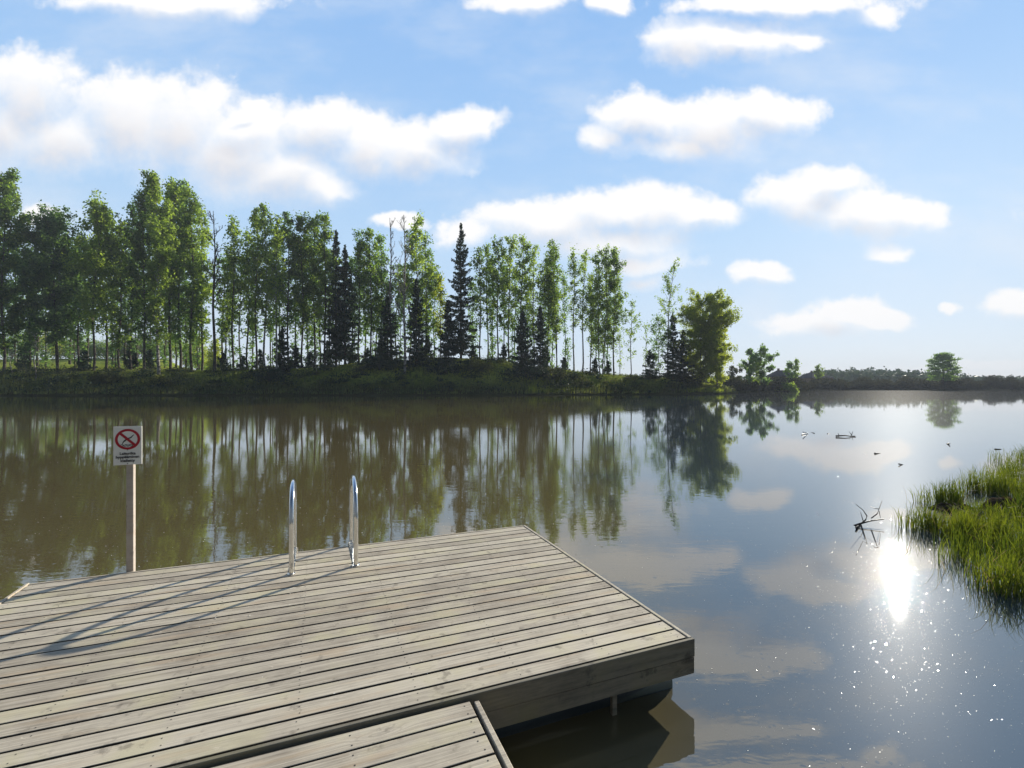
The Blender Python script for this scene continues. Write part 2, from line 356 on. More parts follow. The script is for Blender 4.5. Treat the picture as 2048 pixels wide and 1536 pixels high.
def interp(x, xs, ys): return float(np.interp(x, xs, ys))
SH_X = [-900, 0, 400, 800, 1060, 1300, 1440, 1476]
SH_D = [90, 98, 100, 101, 104, 112, 120, 131]
REF_D = [60, 72, 77, 84, 96, 115, 128, 135]      # distance at which the foliage makers' leaf sizes were chosen
RG_X = [-900, 0, 150, 400, 540, 640, 720, 800, 880, 960, 1010, 1060, 1130, 1180, 1250, 1320, 1400, 1450, 1476]
RG_Y = [740, 744, 741, 742, 739, 734, 726, 722, 715, 718, 722, 738, 740, 747, 752, 757, 765, 774, 785]
def shore(px): return interp(px, SH_X, SH_D)
def crest(px):                                   # distance and height of the bank's top
    run = interp(px, [0, 1060, 1300, 1476], [21, 20, 14, 4])
    d = shore(px)+run; return d, EYE+(HY-interp(px, RG_X, RG_Y))/F*d
def hn(x, y):
    return 0.5*sin(x*0.31+1.3*sin(y*0.17))+0.35*sin(y*0.43+x*0.23+2.0)+0.25*sin(x*1.1-y*0.7)
def land_z(px, d):
    s = shore(px); dc, zc = crest(px); t = d-s
    x = (px-CX)/F*d
    if t < 0: return max(-1.2, t*0.5)-0.02
    run = dc-s
    if t < 0.5: z = 0.34*(t/0.5)**0.5
    elif t < run:
        u = (t-0.5)/(run-0.5); z = 0.34+(zc-0.34)*(0.15*u+0.85*(u*u*(3-2*u)))
    else:
        q = t-run
        lf = interp(px, [-900, 330, 460], [1, 1, 0])
        up = zc + min(q, 80)*(0.095) if True else 0
        dn = max(1.0, zc-0.3*max(0, q-6)**1.0*0.45) if zc > 1 else zc
        z = lf*up+(1-lf)*dn
    return z + hn(x, d)*0.16*min(1, t/4)
mb = MB(); cols = list(np.linspace(-900, 1476, 150)); offs = [-1.5, -0.4, 0, 0.12, 0.3, 0.6]+list(np.linspace(1.2, 24, 24))+list(np.linspace(26, 70, 14))+[80, 95, 110, 130]
nr = len(offs)
for px in cols:
    s = shore(px)
    for of in offs:
        wob = 0.7*sin(px*0.031)+0.45*sin(px*0.083+1)+0.3*sin(px*0.21)
        d = s+of+wob*(1 if of < 3 else 0.3)
        taper = 1.0 if px < 1400 else max(0.08, (1476-px)/76)
        if of > 20: d = s+20+(of-20)*(taper if px > 1300 else 1)+wob*0.3
        z = land_z(px, s+of)
        mb.v.append(((px-CX)/F*d, d, z))
for i in range(len(cols)-1):
    for j in range(nr-1):
        a = i*nr+j; mb.f.append([a, a+nr, a+nr+1, a+1]); mb.mi.append(0); mb.sm.append(True)
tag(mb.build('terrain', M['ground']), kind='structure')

FS_X = [-900, 1380, 1440, 1500, 1590, 1604, 1640, 1800, 2048, 2600, 4500]
FS_D = [215, 175, 152, 156, 166, 178, 205, 210, 196, 170, 120]
def far_shore(px): return interp(px, FS_X, FS_D)
def far_z(px, t):
    if t < 0: return -0.5
    z = min(1.0, 0.25+t*0.06)
    return z
mb = MB(); cols = list(np.linspace(-900, 4500, 240)); offs = [-2, 0, 0.5, 4, 12, 40, 100, 200, 400, 700, 1200, 2600]; nr = len(offs)
for px in cols:
    s = far_shore(px)+0.8*sin(px*0.05)+0.6*sin(px*0.13)
    for of in offs:
        d = s+of; hl = 0
        if of >= 200: hl = interp(px, [600, 1500, 1640, 1730, 1850, 1950, 2100], [2, 4, 9, 12, 8, 3, 3])*min(1, (of-100)/300)
        mb.v.append(((px-CX)/F*d, d, far_z(px, of)+hl))
for i in range(len(cols)-1):
    for j in range(nr-1):
        a = i*nr+j; mb.f.append([a, a+nr, a+nr+1, a+1]); mb.mi.append(0); mb.sm.append(True)
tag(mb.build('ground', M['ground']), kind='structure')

# ------------------------------------------------------------------ foliage makers
def leaves(P, s0, s1, flat=0.0, asp=0.62, droop=False):
    n = len(P); a = rng.normal(size=(n, 3)); a[:, 2] *= (1-flat)
    if droop: a[:, 2] -= 0.6
    a /= np.linalg.norm(a, axis=1)[:, None]+1e-9
    b = np.cross(a, rng.normal(size=(n, 3))); b /= np.linalg.norm(b, axis=1)[:, None]+1e-9
    s = rng.uniform(s0, s1, n)[:, None]
    a = a*s; b = b*s*asp
    k = rng.uniform(-0.3, 0.3, (n, 1))
    return np.stack([P-a, P+b+a*k, P+a, P-b+a*k], axis=1)

def leafy_tree(name, h, w, cb, lm, bm_, label, cat='tree', group=None, dens=1.0, lean=(0, 0), asc=0.9, tops=1, loc=(0,0,0), rz=0, top_pow=0.75, trunkr=None, leafsz=(0.12, 0.25), stems=1, open_=0.0):
    """h height, w crown half width, cb crown base as a fraction of height, asc = how steeply the limbs rise"""
    root = empty(name, loc, rz)
    tag(root, label, cat, group)
    tb = MB(); P = []; top_pow = top_pow*rng.uniform(0.9, 1.7); lean = (lean[0]+rng.normal()*.010, lean[1]+rng.normal()*.01)
    for st in range(stems):
        sa = rng.uniform(0, 2*pi); sp = (0.0 if stems == 1 else w*0.42)
        hh = h*(1.0 if st == 0 else rng.uniform(0.82, 0.97))
        bx, by = (cos(sa)*0.35, sin(sa)*0.35) if stems > 1 else (0, 0)
        k = 12; pts = []; ph = rng.uniform(0, 6, 4); wob = 0.006*hh
        for i in range(k+1):
            t = i/k
            pts.append(Vector((bx+cos(sa)*sp*t**0.8+lean[0]*t*t*hh+wob*sin(3.3*t*2+ph[0])*(t > 0), by+sin(sa)*sp*t**0.8+lean[1]*t*t*hh+wob*sin(4*t*2+ph[1])*(t > 0), hh*t-(0.4 if i == 0 else 0))))
        r0 = (trunkr or (0.0055*hh+0.015))*(1 if stems == 1 else 0.75)
        tb.tube(pts, [r0*(1.25 if i == 0 else 1)*(1-0.9*(i/k)**1.1)+0.012 for i in range(k+1)], 7)
        def on(t):
            f = min(max(t, 0), 0.9999)*k; i = int(f); return pts[i].lerp(pts[i+1], f-i)
        crown_h = hh*(1-cb); nb = int(max(16, crown_h*2.6))
        for i in range(nb):
            u = ((i+rng.uniform(0, 1))/nb); t = cb+(1-cb)*u
            prof = (u*2.6)**0.5 if u < 0.35 else 1.0
            prof = min(prof, 1.0)*(max(0.0, 1-((u-0.35)/0.68)**2.0 if u > 0.35 else 1.0))**top_pow+0.10
            L = w*prof*rng.uniform(0.45, 1.15)
            a = rng.uniform(0, 2*pi); e = rng.uniform(asc*0.55, asc*1.25)*(0.6+0.5*u)
            st0 = on(t-0.02*(1-u)); d = Vector((cos(a)*cos(e), sin(a)*cos(e), sin(e)))
            Ltot = L/max(0.35, cos(e)); en = st0+d*Ltot+Vector((0, 0, -0.06*Ltot)); mid = st0.lerp(en, 0.5)+Vector((0, 0, 0.05*Ltot))
            tb.tube([st0, mid, en], [r0*0.28*(1-u*0.6)+0.01, r0*0.16+0.008, 0.006], 3, cap=False, smooth=False)
            nc = max(2, int(Ltot*1.7*dens))
            for c in range(nc):
                f = 0.25+0.80*(c+rng.uniform(0, 1))/nc
                q = st0.lerp(mid, f*2) if f < 0.5 else mid.lerp(en, f*2-1)
                if rng.uniform() < open_: continue
                m = int(rng.uniform(8, 34)*dens); sg = rng.uniform(0.15, 0.40)
                o3 = rng.normal(size=(m, 3))*np.array([sg, sg, sg*1.25])+np.array(q)[None, :]+rng.normal(size=(1, 3))*0.22
                P.append(o3)
    P = np.concatenate(P)
    tb.build('trunk', bm_, root)
    quads_obj('crown', leaves(P, *leafsz), lm, root)
    return root

def spruce_tree(name, h, w, cb, label, loc=(0,0,0), group=None, dens=1.0, ragged=0.42, m=None):
    root = empty(name, loc, rng.uniform(0, 6)); tag(root, label, 'tree', group)
    tb = MB(); tb.tube([(0, 0, -0.4), (0.05, 0, h*0.5), (0, 0.03, h)], [0.0085*h+0.03, 0.006*h+0.01, 0.012], 7); P = []
    z = cb*h
    while z < h*0.985:
        u = (z-cb*h)/(h*(1-cb)); L0 = w*(1-u)**0.72+0.10
        nb = 6 if h > 8 else 5
        for b in range(nb):
            if rng.uniform() < ragged*0.35: continue
            a = 2*pi*b/nb+rng.uniform(-0.5, 0.5); L = L0*rng.uniform(1-ragged*1.5, 1.12)
            e = -0.30+0.75*u+rng.uniform(-0.1, 0.1)
            zz = z+rng.uniform(-0.2, 0.2)
            en = Vector((cos(a)*L*cos(e), sin(a)*L*cos(e), zz+L*sin(e)+0.12*L)); st = Vector((0, 0, zz)); mid = st.lerp(en, 0.55)+Vector((0, 0, -0.10*L))
            tb.tube([st, mid, en], [0.035, 0.022, 0.006], 3, cap=False, smooth=False)
            m_ = int((L*46+6)*dens)
            f = rng.uniform(0.08, 1.0, m_)**0.8; side = rng.normal(size=m_)*0.20*L*(1.1-f)+rng.normal(size=m_)*0.08
            px_ = np.where(f < 0.55, f/0.55*mid.x, mid.x+(en.x-mid.x)*(f-0.55)/0.45)
            py_ = np.where(f < 0.55, f/0.55*mid.y, mid.y+(en.y-mid.y)*(f-0.55)/0.45)
            pz_ = np.where(f < 0.55, st.z+f/0.55*(mid.z-st.z), mid.z+(en.z-mid.z)*(f-0.55)/0.45)
            P.append(np.stack([px_-sin(a)*side, py_+cos(a)*side, pz_-np.abs(rng.normal(size=m_))*0.22], axis=1))
        z += rng.uniform(0.42, 0.62)*(1.0 if h > 12 else 0.8)
    m_ = 60; P.append(np.stack([rng.normal(size=m_)*0.06, rng.normal(size=m_)*0.06, h-rng.uniform(0, 1.2, m_)], axis=1))
    tb.build('trunk', M['spruce_bark'], root)
    quads_obj('crown', leaves(np.concatenate(P), 0.10, 0.24, 0.3, 0.45, True), m or M['needle'], root)
    return root

def bare_tree(name, h, w, cb, label, loc, bm_, seed_leaves=0, fork=None, group=None):
    root = empty(name, loc, rng.uniform(-0.3, 0.3)); tag(root, label, 'tree', group)
    tb = MB(); k = 12; P = []
    r0 = 0.0075*h+0.03
    pts = [Vector((0.10*sin(i*0.9), 0.1*cos(i*0.7), h*i/k-(0.4 if i == 0 else 0))) for i in range(k+1)]
    tb.tube(pts, [r0*(1-0.9*i/k)+0.02 for i in range(k+1)], 7)
    def grow(p, d, L, r, lev):
        q = p+d*L*0.5+Vector(rng.normal(size=3))*0.05*L; e = q+(d+Vector((0, 0, 0.25))).normalized()*L*0.5
        tb.tube([p, q, e], [r, r*0.8, max(r*0.45, .014)], 3 if lev > 0 else 5, cap=False, smooth=False)
        if seed_leaves:
            m_ = seed_leaves; P.append(rng.normal(size=(m_, 3))*0.35+np.array(e)[None, :])
        if lev < 3:
            for _ in range(3 if lev == 0 else rng.integers(2, 4)):
                f = rng.uniform(0.35, 1.0); b = p.lerp(q, f*2) if f < 0.5 else q.lerp(e, f*2-1)
                nd = (d+Vector(rng.normal(size=3))*0.42+Vector((0, 0, 0.15))).normalized()
                grow(b, nd, L*rng.uniform(0.40, 0.62), max(0.018, r*0.62), lev+1)
    n = int(12+h*0.5)
    for i in range(n):
        u = (i+rng.uniform())/n; t = cb+(0.97-cb)*u; f = t*k; j = min(k-1, int(f)); p = pts[j].lerp(pts[j+1], f-j)
        a = rng.uniform(0, 2*pi); e = rng.uniform(0.75, 1.15); d = Vector((cos(a)*cos(e), sin(a)*cos(e), sin(e)))
        grow(p, d, w*rng.uniform(0.9, 1.8)*(1-0.45*u), r0*0.34*(1-0.5*u)+0.015, 0)
    tb.build('trunk', bm_, root)
    if P: quads_obj('crown', leaves(np.concatenate(P), 0.10, 0.20), M['leaf'], root)
    return root

def shrub(name, w, h, d, mtl, label, loc, n=900, cat='bush', group=None, sz=(0.10, 0.22)):
    root = empty(name, loc, 0); tag(root, label, cat, group)
    tb = MB(); P = []
    for i in range(9):
        a = rng.uniform(0, 2*pi); r = rng.uniform(0.2, 0.9); e = Vector((cos(a)*r*w, sin(a)*r*d, h*(1-0.5*r*r)*0.9))
        tb.tube([(0, 0, -0.2), e*0.5+Vector((0, 0, 0.1*h)), e], [0.05, 0.03, 0.01], 4, cap=False, smooth=False)
    nc = max(10, n//28)
    for i in range(nc):
        a = rng.uniform(0, 2*pi); r = sqrt(rng.uniform(0, 1)); zt = h*sqrt(max(0.05, 1-r*r*0.85))*rng.uniform(0.25, 1.0)
        c = np.array([cos(a)*r*w, sin(a)*r*d, zt*0.95]); sg = 0.13*min(w, h)+0.08
        P.append(rng.normal(size=(28, 3))*sg+c)
    tb.build('stem', M['aspen'], root)
    P = np.concatenate(P); P[:, 2] = np.maximum(P[:, 2], 0.03)
    quads_obj('foliage', leaves(P, *sz), mtl, root)
    return root

# ------------------------------------------------------------------ the wood on the far bank
def place(px, back):
    """a point of the bank, 'back' metres behind its crest"""
    dc, _ = crest(px); d = dc+back; return (px-CX)/F*d, d, land_z(px, d)
def hgt(px, back, top):
    x, y, z = place(px, back); return EYE+(HY-top)/F*y-z, F/y
B, A, SP, BA = 'birch_tree', 'aspen_tree', 'spruce_tree', 'bare_tree'
# kind, px, back, top px, half width px, crown base fraction, leaf, bark, options, label
T = [
 (A, -95, 4, 372, 62, .22, 'leaf', 'aspen', {}, 'tall aspen mostly cut off by the left edge of the photo'),
 (A, 8, -2, 360, 62, .20, 'leaf', 'aspen', {'dens': 1.25}, 'big bright green aspen at the left edge of the photo'),
 (A, -30, 8, 470, 60, .12, 'leaf_dark', 'aspen', {}, 'lower dark leafy tree behind the big aspen at the left edge'),
 (A, 60, 6, 520, 42, .22, 'leaf_dark', 'aspen', {}, 'short dark tree in the dip between the left edge aspen and its rounded neighbour'),
 (A, 118, 2, 422, 44, .30, 'leaf_dark', 'aspen', {'stems': 3, 'dens': 1.1}, 'dark rounded aspen on three close trunks, second crown from the left edge'),
 (A, 158, 9, 470, 30, .3, 'leaf_dark', 'aspen', {}, 'dark aspen filling the gap right of the three trunk aspen'),
 (B, 187, -1, 411, 36, .42, 'leaf', 'aspen', {'lean': (0.045, 0), 'asc': 1.15}, 'slender tree leaning right with a see-through crown, beside the bright sky gap'),
 (B, 212, 6, 425, 26, .40, 'leaf', 'aspen', {'asc': 1.1}, 'thin straight birch just right of the leaning tree'),
 (B, 239, 1, 445, 28, .26, 'leaf', 'aspen', {}, 'slim birch at the left foot of the tallest aspen clump'),
 (A, 262, 3, 418, 30, .24, 'leaf_dark', 'aspen', {}, 'dark aspen forming the left shoulder of the tallest clump'),
 (A, 288, -1, 390, 30, .30, 'leaf', 'aspen', {'asc': 1.2}, 'pointed aspen left of the pale trunk in the tallest clump'),
 (A, 318, -7, 376, 38, .32, 'leaf', 'birch', {'asc': 1.2, 'trunkr': .21, 'dens': 1.15}, 'tall aspen with a thick pale trunk rising low from the bank'),
 (A, 341, 2, 369, 30, .28, 'leaf', 'aspen', {'asc': 1.25}, 'tallest pointed aspen of the clump, just right of the pale trunk'),
 (A, 361, 4, 374, 28, .26, 'leaf_dark', 'aspen', {'asc': 1.25}, 'narrow aspen spire, second right of the pale trunk'),
 (A, 384, 1, 384, 28, .26, 'leaf', 'aspen', {'asc': 1.2}, 'yellow green aspen spire forming the right shoulder of the tallest clump'),
 (A, 404, 6, 425, 26, .30, 'leaf', 'aspen', {}, 'lower aspen between the tallest clump and the forked bare tree'),
 (BA, 428, -2, 422, 20, .42, None, 'aspen', {}, 'bare tree with forked leafless top left of the pointed birch'),
 (B, 467, 1, 441, 27, .40, 'leaf', 'aspen', {'top_pow': 1.1}, 'pointed birch with a flame-shaped crown right of the forked bare tree'),
 (B, 452, 5, 520, 18, .35, 'leaf', 'aspen', {}, 'short thin birch tucked between the forked bare tree and the pointed birch'),
 (B, 495, 3, 472, 20, .36, 'leaf', 'aspen', {}, 'small birch in the dip right of the pointed birch'),
 (B, 513, 0, 425, 26, .38, 'leaf', 'aspen', {}, 'birch whose crown leans into the tall narrow birch from the left'),
 (B, 530, -1, 414, 27, .36, 'leaf', 'birch', {'lean': (0.01, 0)}, 'tall narrow birch with the highest top between the bare tree and the round crowns'),
 (B, 552, -9, 445, 22, .45, 'leaf', 'birch', {}, 'pale slim birch rooted low by the water beside the small dark spruce'),
 (A, 577, 1, 434, 30, .36, 'leaf_dark', 'aspen', {'dens': 1.15}, 'leafy tree at the left end of the dense round crowns'),
 (A, 604, 0, 430, 30, .33, 'leaf', 'aspen', {'dens': 1.2}, 'second of the dense round crowns, bright at its top'),
 (A, 628, 3, 436, 28, .33, 'leaf', 'aspen', {'dens': 1.1}, 'third of the dense round crowns'),
 (A, 650, 0, 433, 26, .34, 'leaf', 'aspen', {'dens': 1.1}, 'rightmost of the dense round crowns, against the dark spruce'),
 (SP, 672, 2, 460, 24, .10, None, None, {}, 'tall dark spruce behind the right side of the dense round crowns'),
 (SP, 690, 1, 490, 26, .08, None, None, {}, 'dark spruce with a ragged side facing the gap left of the middle birches'),
 (A, 718, 2, 474, 27, .30, 'leaf_dark', 'aspen', {}, 'dark leafy tree just right of the two tall spruces'),
 (A, 742, 0, 466, 27, .32, 'leaf', 'aspen', {}, 'leafy tree with a rounded top left of the leafless trees'),
 (A, 762, 4, 478, 24, .30, 'leaf_dark', 'aspen', {}, 'dim leafy tree behind the thin leafless tree'),
 (BA, 781, -3, 436, 15, .35, None, 'dead', {}, 'thin leafless grey tree, left of the white one'),
 (BA, 809, -9, 430, 20, .30, None, 'birch', {}, 'white barked leafless tree rooted low near the water'),
 (B, 836, 0, 445, 32, .30, 'leaf', 'aspen', {'dens': 1.1}, 'full birch right of the white leafless tree'),
 (B, 852, 4, 475, 22, .30, 'leaf', 'aspen', {}, 'thin birch at the right edge of the full birch, beside the sky gap'),
 (SP, 775, -4, 590, 24, .03, None, None, {}, 'dark young spruce standing left of the white trunk'),
 (SP, 833, -5, 556, 25, .03, None, None, {}, 'dark young spruce reaching the ground right of the white trunk'),
 (SP, 565, -6, 652, 20, .02, None, None, {}, 'small dark spruce on the bank below the dense round crowns'),
 (B, 880, 2, 556, 17, .35, 'leaf_bright', 'aspen', {}, 'yellow green young tree just left of the tallest spruce'),
 (SP, 922, 0, 446, 31, .07, None, None, {'ragged': .5}, 'tallest dark spruce standing clear against the sky'),
 (SP, 897, -5, 600, 22, .03, None, None, {}, 'shorter dark spruce at the foot of the tallest spruce'),
 (B, 960, 1, 500, 20, .35, 'leaf', 'aspen', {}, 'first thin birch right of the tallest spruce'),
 (B, 975, 5, 492, 20, .36, 'leaf', 'aspen', {}, 'second thin birch right of the tallest spruce'),
 (B, 996, 0, 484, 25, .36, 'leaf', 'aspen', {}, 'third birch right of the tallest spruce, with a rounded crown'),
 (B, 1018, 2, 477, 23, .36, 'leaf', 'aspen', {}, 'fourth birch right of the tallest spruce'),
 (B, 1042, 0, 474, 22, .36, 'leaf', 'aspen', {'lean': (0.015, 0)}, 'highest birch of the row right of the tallest spruce'),
 (B, 1068, 3, 502, 21, .36, 'leaf', 'aspen', {}, 'birch with a spreading lower crown right of the highest birch of its row'),
 (SP, 1045, -6, 622, 23, .02, None, None, {}, 'left one of the two dark young spruces on the bank beneath the birch row'),
 (SP, 1080, -6, 612, 23, .02, None, None, {}, 'right one of the two dark young spruces on the bank beneath the birch row'),
 (B, 1096, 2, 520, 22, .28, 'leaf', 'aspen', {}, 'dense birch left of the twin-topped birch'),
 (B, 1116, 0, 484, 23, .32, 'leaf', 'aspen', {'stems': 2}, 'twin-topped birch over the sunlit weeds'),
 (B, 1148, 0, 500, 17, .42, 'leaf', 'birch', {'open_': .2}, 'thin open birch right of the twin-topped birch'),
 (B, 1165, 1, 504, 15, .42, 'leaf', 'aspen', {'open_': .2, 'lean': (0.01, 0)}, 'very thin birch between the open birch and the broad birch clump'),
 (B, 1203, 0, 499, 24, .25, 'leaf', 'aspen', {'stems': 2}, 'two-stemmed birch on the left of the broad clump near the point'),
 (B, 1228, 0, 507, 27, .27, 'leaf', 'aspen', {'dens': 1.15}, 'broad birch on the right of the clump near the point'),
 (B, 1181, 3, 560, 18, .25, 'leaf', 'aspen', {}, 'short leafy birch at the left foot of the broad clump'),
 (B, 1262, 0, 603, 20, .30, 'leaf', 'aspen', {'open_': .35, 'dens': .8}, 'small open birch standing alone right of the broad clump'),
 (B, 1240, 1, 660, 14, .25, 'leaf', 'aspen', {'open_': .4, 'dens': .7}, 'thin sapling left of the small open birch'),
 (SP, 1300, -1, 700, 17, .03, None, None, {}, 'small pointed spruce left of the tall thin birch'),
 (B, 1292, 1, 650, 9, .30, 'leaf', 'aspen', {'open_': .5, 'dens': .6}, 'twiggy sapling behind the small pointed spruce'),
 (B, 1334, 0, 527, 26, .42, 'leaf', 'aspen', {'open_': .35, 'dens': .75, 'lean': (0.05, 0)}, 'tall thin open birch leaning over the bright willow'),
 (B, 1318, 0, 640, 22, .15, 'leaf_dark', 'aspen', {}, 'dark bushy tree at the foot of the tall leaning birch'),
 (SP, 1346, 0, 625, 22, .04, None, None, {}, 'dark spruce against the left side of the bright willow'),
 (SP, 1366, -1, 660, 22, .04, None, None, {}, 'second dark spruce half hidden in the bright willow'),
]
def KF(px, y): return y/interp(px, SH_X, REF_D)
def grow(o, k): o.scale = (k, k, k); return o
for (kind, px, back, top, hw, cb, lf, bk, opt, lab) in T:
    x, y, z = place(px, back); h, ppm = hgt(px, back, top); K = KF(px, y); h /= K; w = hw/ppm/K
    if kind == SP:
        grow(spruce_tree(kind, h, w*1.4, cb, lab, (x, y, z), **opt), K)
    elif kind == BA:
        grow(bare_tree(kind, h, w, cb, lab, (x, y, z), M[bk]), K)
    else:
        lo = 0.62 if px < 420 else (0.80 if px < 900 else 0.85)
        opt['dens'] = opt.get('dens', 1.0)*(1.28 if px < 430 else 1.15 if px < 900 else 1.02)
        grow(leafy_tree(kind, h, w*(0.92 if 240 < px < 420 else 1.04), cb*lo, M[lf], M[bk], lab, loc=(x, y, z), **opt), K)
# the bright willow on the point
x, y, z = place(1398, -1); h, ppm = hgt(1398, -1, 592)
leafy_tree('willow_tree', h, 52/ppm, .06, M['leaf_bright'], M['aspen'], 'broad bright yellow green willow on the point of land', loc=(x, y, z), dens=1.3, asc=.5, stems=4, top_pow=.33)
x, y, z = place(1436, -1); h, ppm = hgt(1436, -1, 640)
leafy_tree('willow_tree', h, 30/ppm, .03, M['leaf_bright'], M['aspen'], 'lower yellow willow leaning to the water at the very tip of the point', loc=(x, y, z), dens=1.5, asc=.55, stems=2, top_pow=.6)

# thin trees of the back row: copies of a few trees, parts shared
def copy_tree(root, loc, rz, s):
    r = root.copy(); C.objects.link(r); r.location = loc; r.rotation_euler = (0, 0, rz); r.scale = (s[0], s[0], s[1])
    for ch in list(root.children):
        c = ch.copy(); C.objects.link(c); c.parent = r
    return r
protos = []; BL = 'thin straight birch of the back row, seen only between the front trees of the wood'
backs = [(30, 30), (75, 26), (140, 30), (175, 22), (225, 20), (250, 28), (275, 18), (300, 22), (330, 26), (352, 30), (372, 16), (395, 22),
         (445, 10), (480, 9), (505, 10), (541, 9), (560, 8), (590, 9), (615, 10), (640, 8), (660, 10), (705, 8), (730, 9), (752, 8), (768, 10), (792, 8), (820, 9), (845, 8),
         (868, 7), (945, 8), (985, 7), (1008, 6), (1030, 8), (1055, 7), (1086, 6), (1105, 7), (1130, 5), (1192, 5), (1214, 5)]
for i, (px, bk) in enumerate(backs):
    x, y, z = place(px, bk); topy = interp(px, [0, 120, 330, 440, 540, 640, 760, 860, 1000, 1100, 1230], [430, 500, 440, 520, 490, 490, 520, 560, 540, 570, 570])+rng.uniform(-15, 25)
    h, ppm = hgt(px, bk, topy)
    if i % 8 == 0 and len(protos) < 5:
        K = KF(px, y); r = leafy_tree('birch_tree', h/K, 1.9, .33+.04*(i % 3), M['leaf' if i % 2 else 'leaf_dark'], M['aspen'], BL, loc=(x, y, z), group='thin birches of the back row', dens=.85, asc=1.05)
        grow(r, K); protos.append((r, h/K))
    else:
        r, h0 = protos[rng.integers(len(protos))]; copy_tree(r, (x, y, z), rng.uniform(0, 6), (rng.uniform(.85, 1.2)*KF(px, y), h/h0))
# slim saplings with pale stems low on the bank
for px, bk, top, lab in ((70, -8, 668, 'pale leafless sapling stem low on the bank near the left edge'), (22, -4, 700, 'short pale stem at the left edge of the bank'), (632, -7, 700, 'thin pale sapling stem below the dense round crowns')):
    x, y, z = place(px, bk); h, ppm = hgt(px, bk, top)
    K = KF(px, y); grow(bare_tree('sapling', h/K, 0.45, .55, lab, (x, y, z), M['birch'], 0), K)

# leafy young trees filling between the trunks on the left
UN = [(36, 14, 600, 30, 'left edge of the wood'), (92, 12, 610, 30, 'gap left of the three trunk aspen'), (150, 13, 590, 28, 'gap right of the three trunk aspen'),
      (232, 12, 575, 26, 'foot of the slim birch left of the tallest clump'), (272, 12, 560, 26, 'dark left shoulder of the tallest clump'), (302, 10, 570, 22, 'pointed aspen left of the pale trunk'),
      (330, 12, 580, 24, 'thick pale trunk'), (372, 11, 580, 24, 'aspen spires right of the pale trunk'), (398, 10, 590, 22, 'right end of the tallest clump'),
      (590, 8, 600, 24, 'left half of the dense round crowns'), (640, 8, 610, 24, 'right half of the dense round crowns'), (710, 7, 600, 22, 'ragged dark spruce'),
      (745, 7, 600, 22, 'rounded tree left of the leafless trees'), (800, 6, 600, 22, 'white leafless tree'),
      (460, 7, 640, 18, 'pointed birch'), (505, 7, 650, 18, 'birch beside the tall narrow birch'), (545, 6, 630, 20, 'tall narrow birch'), (615, 7, 590, 24, 'bright round crown'), (680, 5, 600, 22, 'pair of tall spruces'),
      (770, 5, 610, 22, 'thin leafless grey tree'), (850, 5, 620, 20, 'full birch'), (870, 4, 640, 16, 'yellow green young tree'), (945, 5, 650, 15, 'tallest spruce'), (985, 4, 650, 16, 'start of the birch row'),
      (1025, 4, 640, 18, 'middle of the birch row'), (1060, 4, 650, 18, 'two dark young spruces'), (1100, 4, 650, 18, 'twin-topped birch'), (1135, 3, 680, 13, 'thin open birch'), (1210, 3, 640, 20, 'broad birch clump')]
for px, bk, top, hw, nm in UN:
    x, y, z = place(px, bk); h, ppm = hgt(px, bk, top)
    K = KF(px, y); h /= K; YT = leafy_tree('young_tree', h, hw/ppm/K, .06, M['leaf_dark'], M['aspen'], 'low young tree behind the '+nm, loc=(x, y, z), dens=.8, asc=.6, group='young trees under the wood'); grow(YT, K)

for i, (px, bk, top) in enumerate([(448, 5, 705), (486, 6, 712), (520, 5, 700), (592, 5, 690), (622, 4, 702), (655, 5, 680), (704, 4, 690), (735, 5, 696), (762, 3, 670), (856, 3, 672),
        (946, 3, 690), (1008, 2, 690), (1092, 2, 690), (1128, 2, 715), (1190, 2, 715), (1216, 2, 722), (170, 9, 700), (300, 8, 700), (262, 7, 690), (50, 8, 690)]):
    x, y, z = place(px, bk); h, ppm = hgt(px, bk, top)
    K = KF(px, y); YS = spruce_tree('young_spruce', h/K, 1.5, .02, 'low dark young spruce growing among the trunks behind the crest of the bank', (x, y, z), group='young spruces among the trunks'); grow(YS, K)
# bushes and trees beyond the left meadow
for i, (px, bk, top, hw, mt, lab) in enumerate([
    (-60, 70, 640, 60, 'leaf', 'leafy bush beyond the meadow at the far left'),
    (20, 74, 655, 50, 'leaf_dark', 'dark bush beyond the meadow behind the left edge aspen'),
    (85, 66, 620, 34, 'leaf_bright', 'sunlit yellow green bush beyond the meadow left of the three trunk aspen'),
    (150, 76, 668, 40, 'leaf', 'green bush beyond the meadow between the three trunk aspen and the leaning tree'),
    (215, 80, 680, 40, 'leaf', 'low bush at the meadow edge right of the leaning tree'),
    (275, 78, 672, 40, 'shrub', 'brownish bush at the meadow edge behind the tallest clump'),
    (340, 74, 660, 40, 'leaf', 'green bush at the meadow edge behind the pale trunk'),
    (395, 60, 668, 24, 'leaf_bright', 'sunlit bush behind the right shoulder of the tallest clump'),
    (432, 40, 672, 16, 'leaf_bright', 'bright yellow green bush glowing behind the forked bare tree')]):
    x, y, z = place(px, bk); h, ppm = hgt(px, bk, top)
    shrub('bush', hw/ppm, h, hw/ppm*.8, M[mt], lab, (x, y, z-0.2), n=6500, sz=(.16, .36))

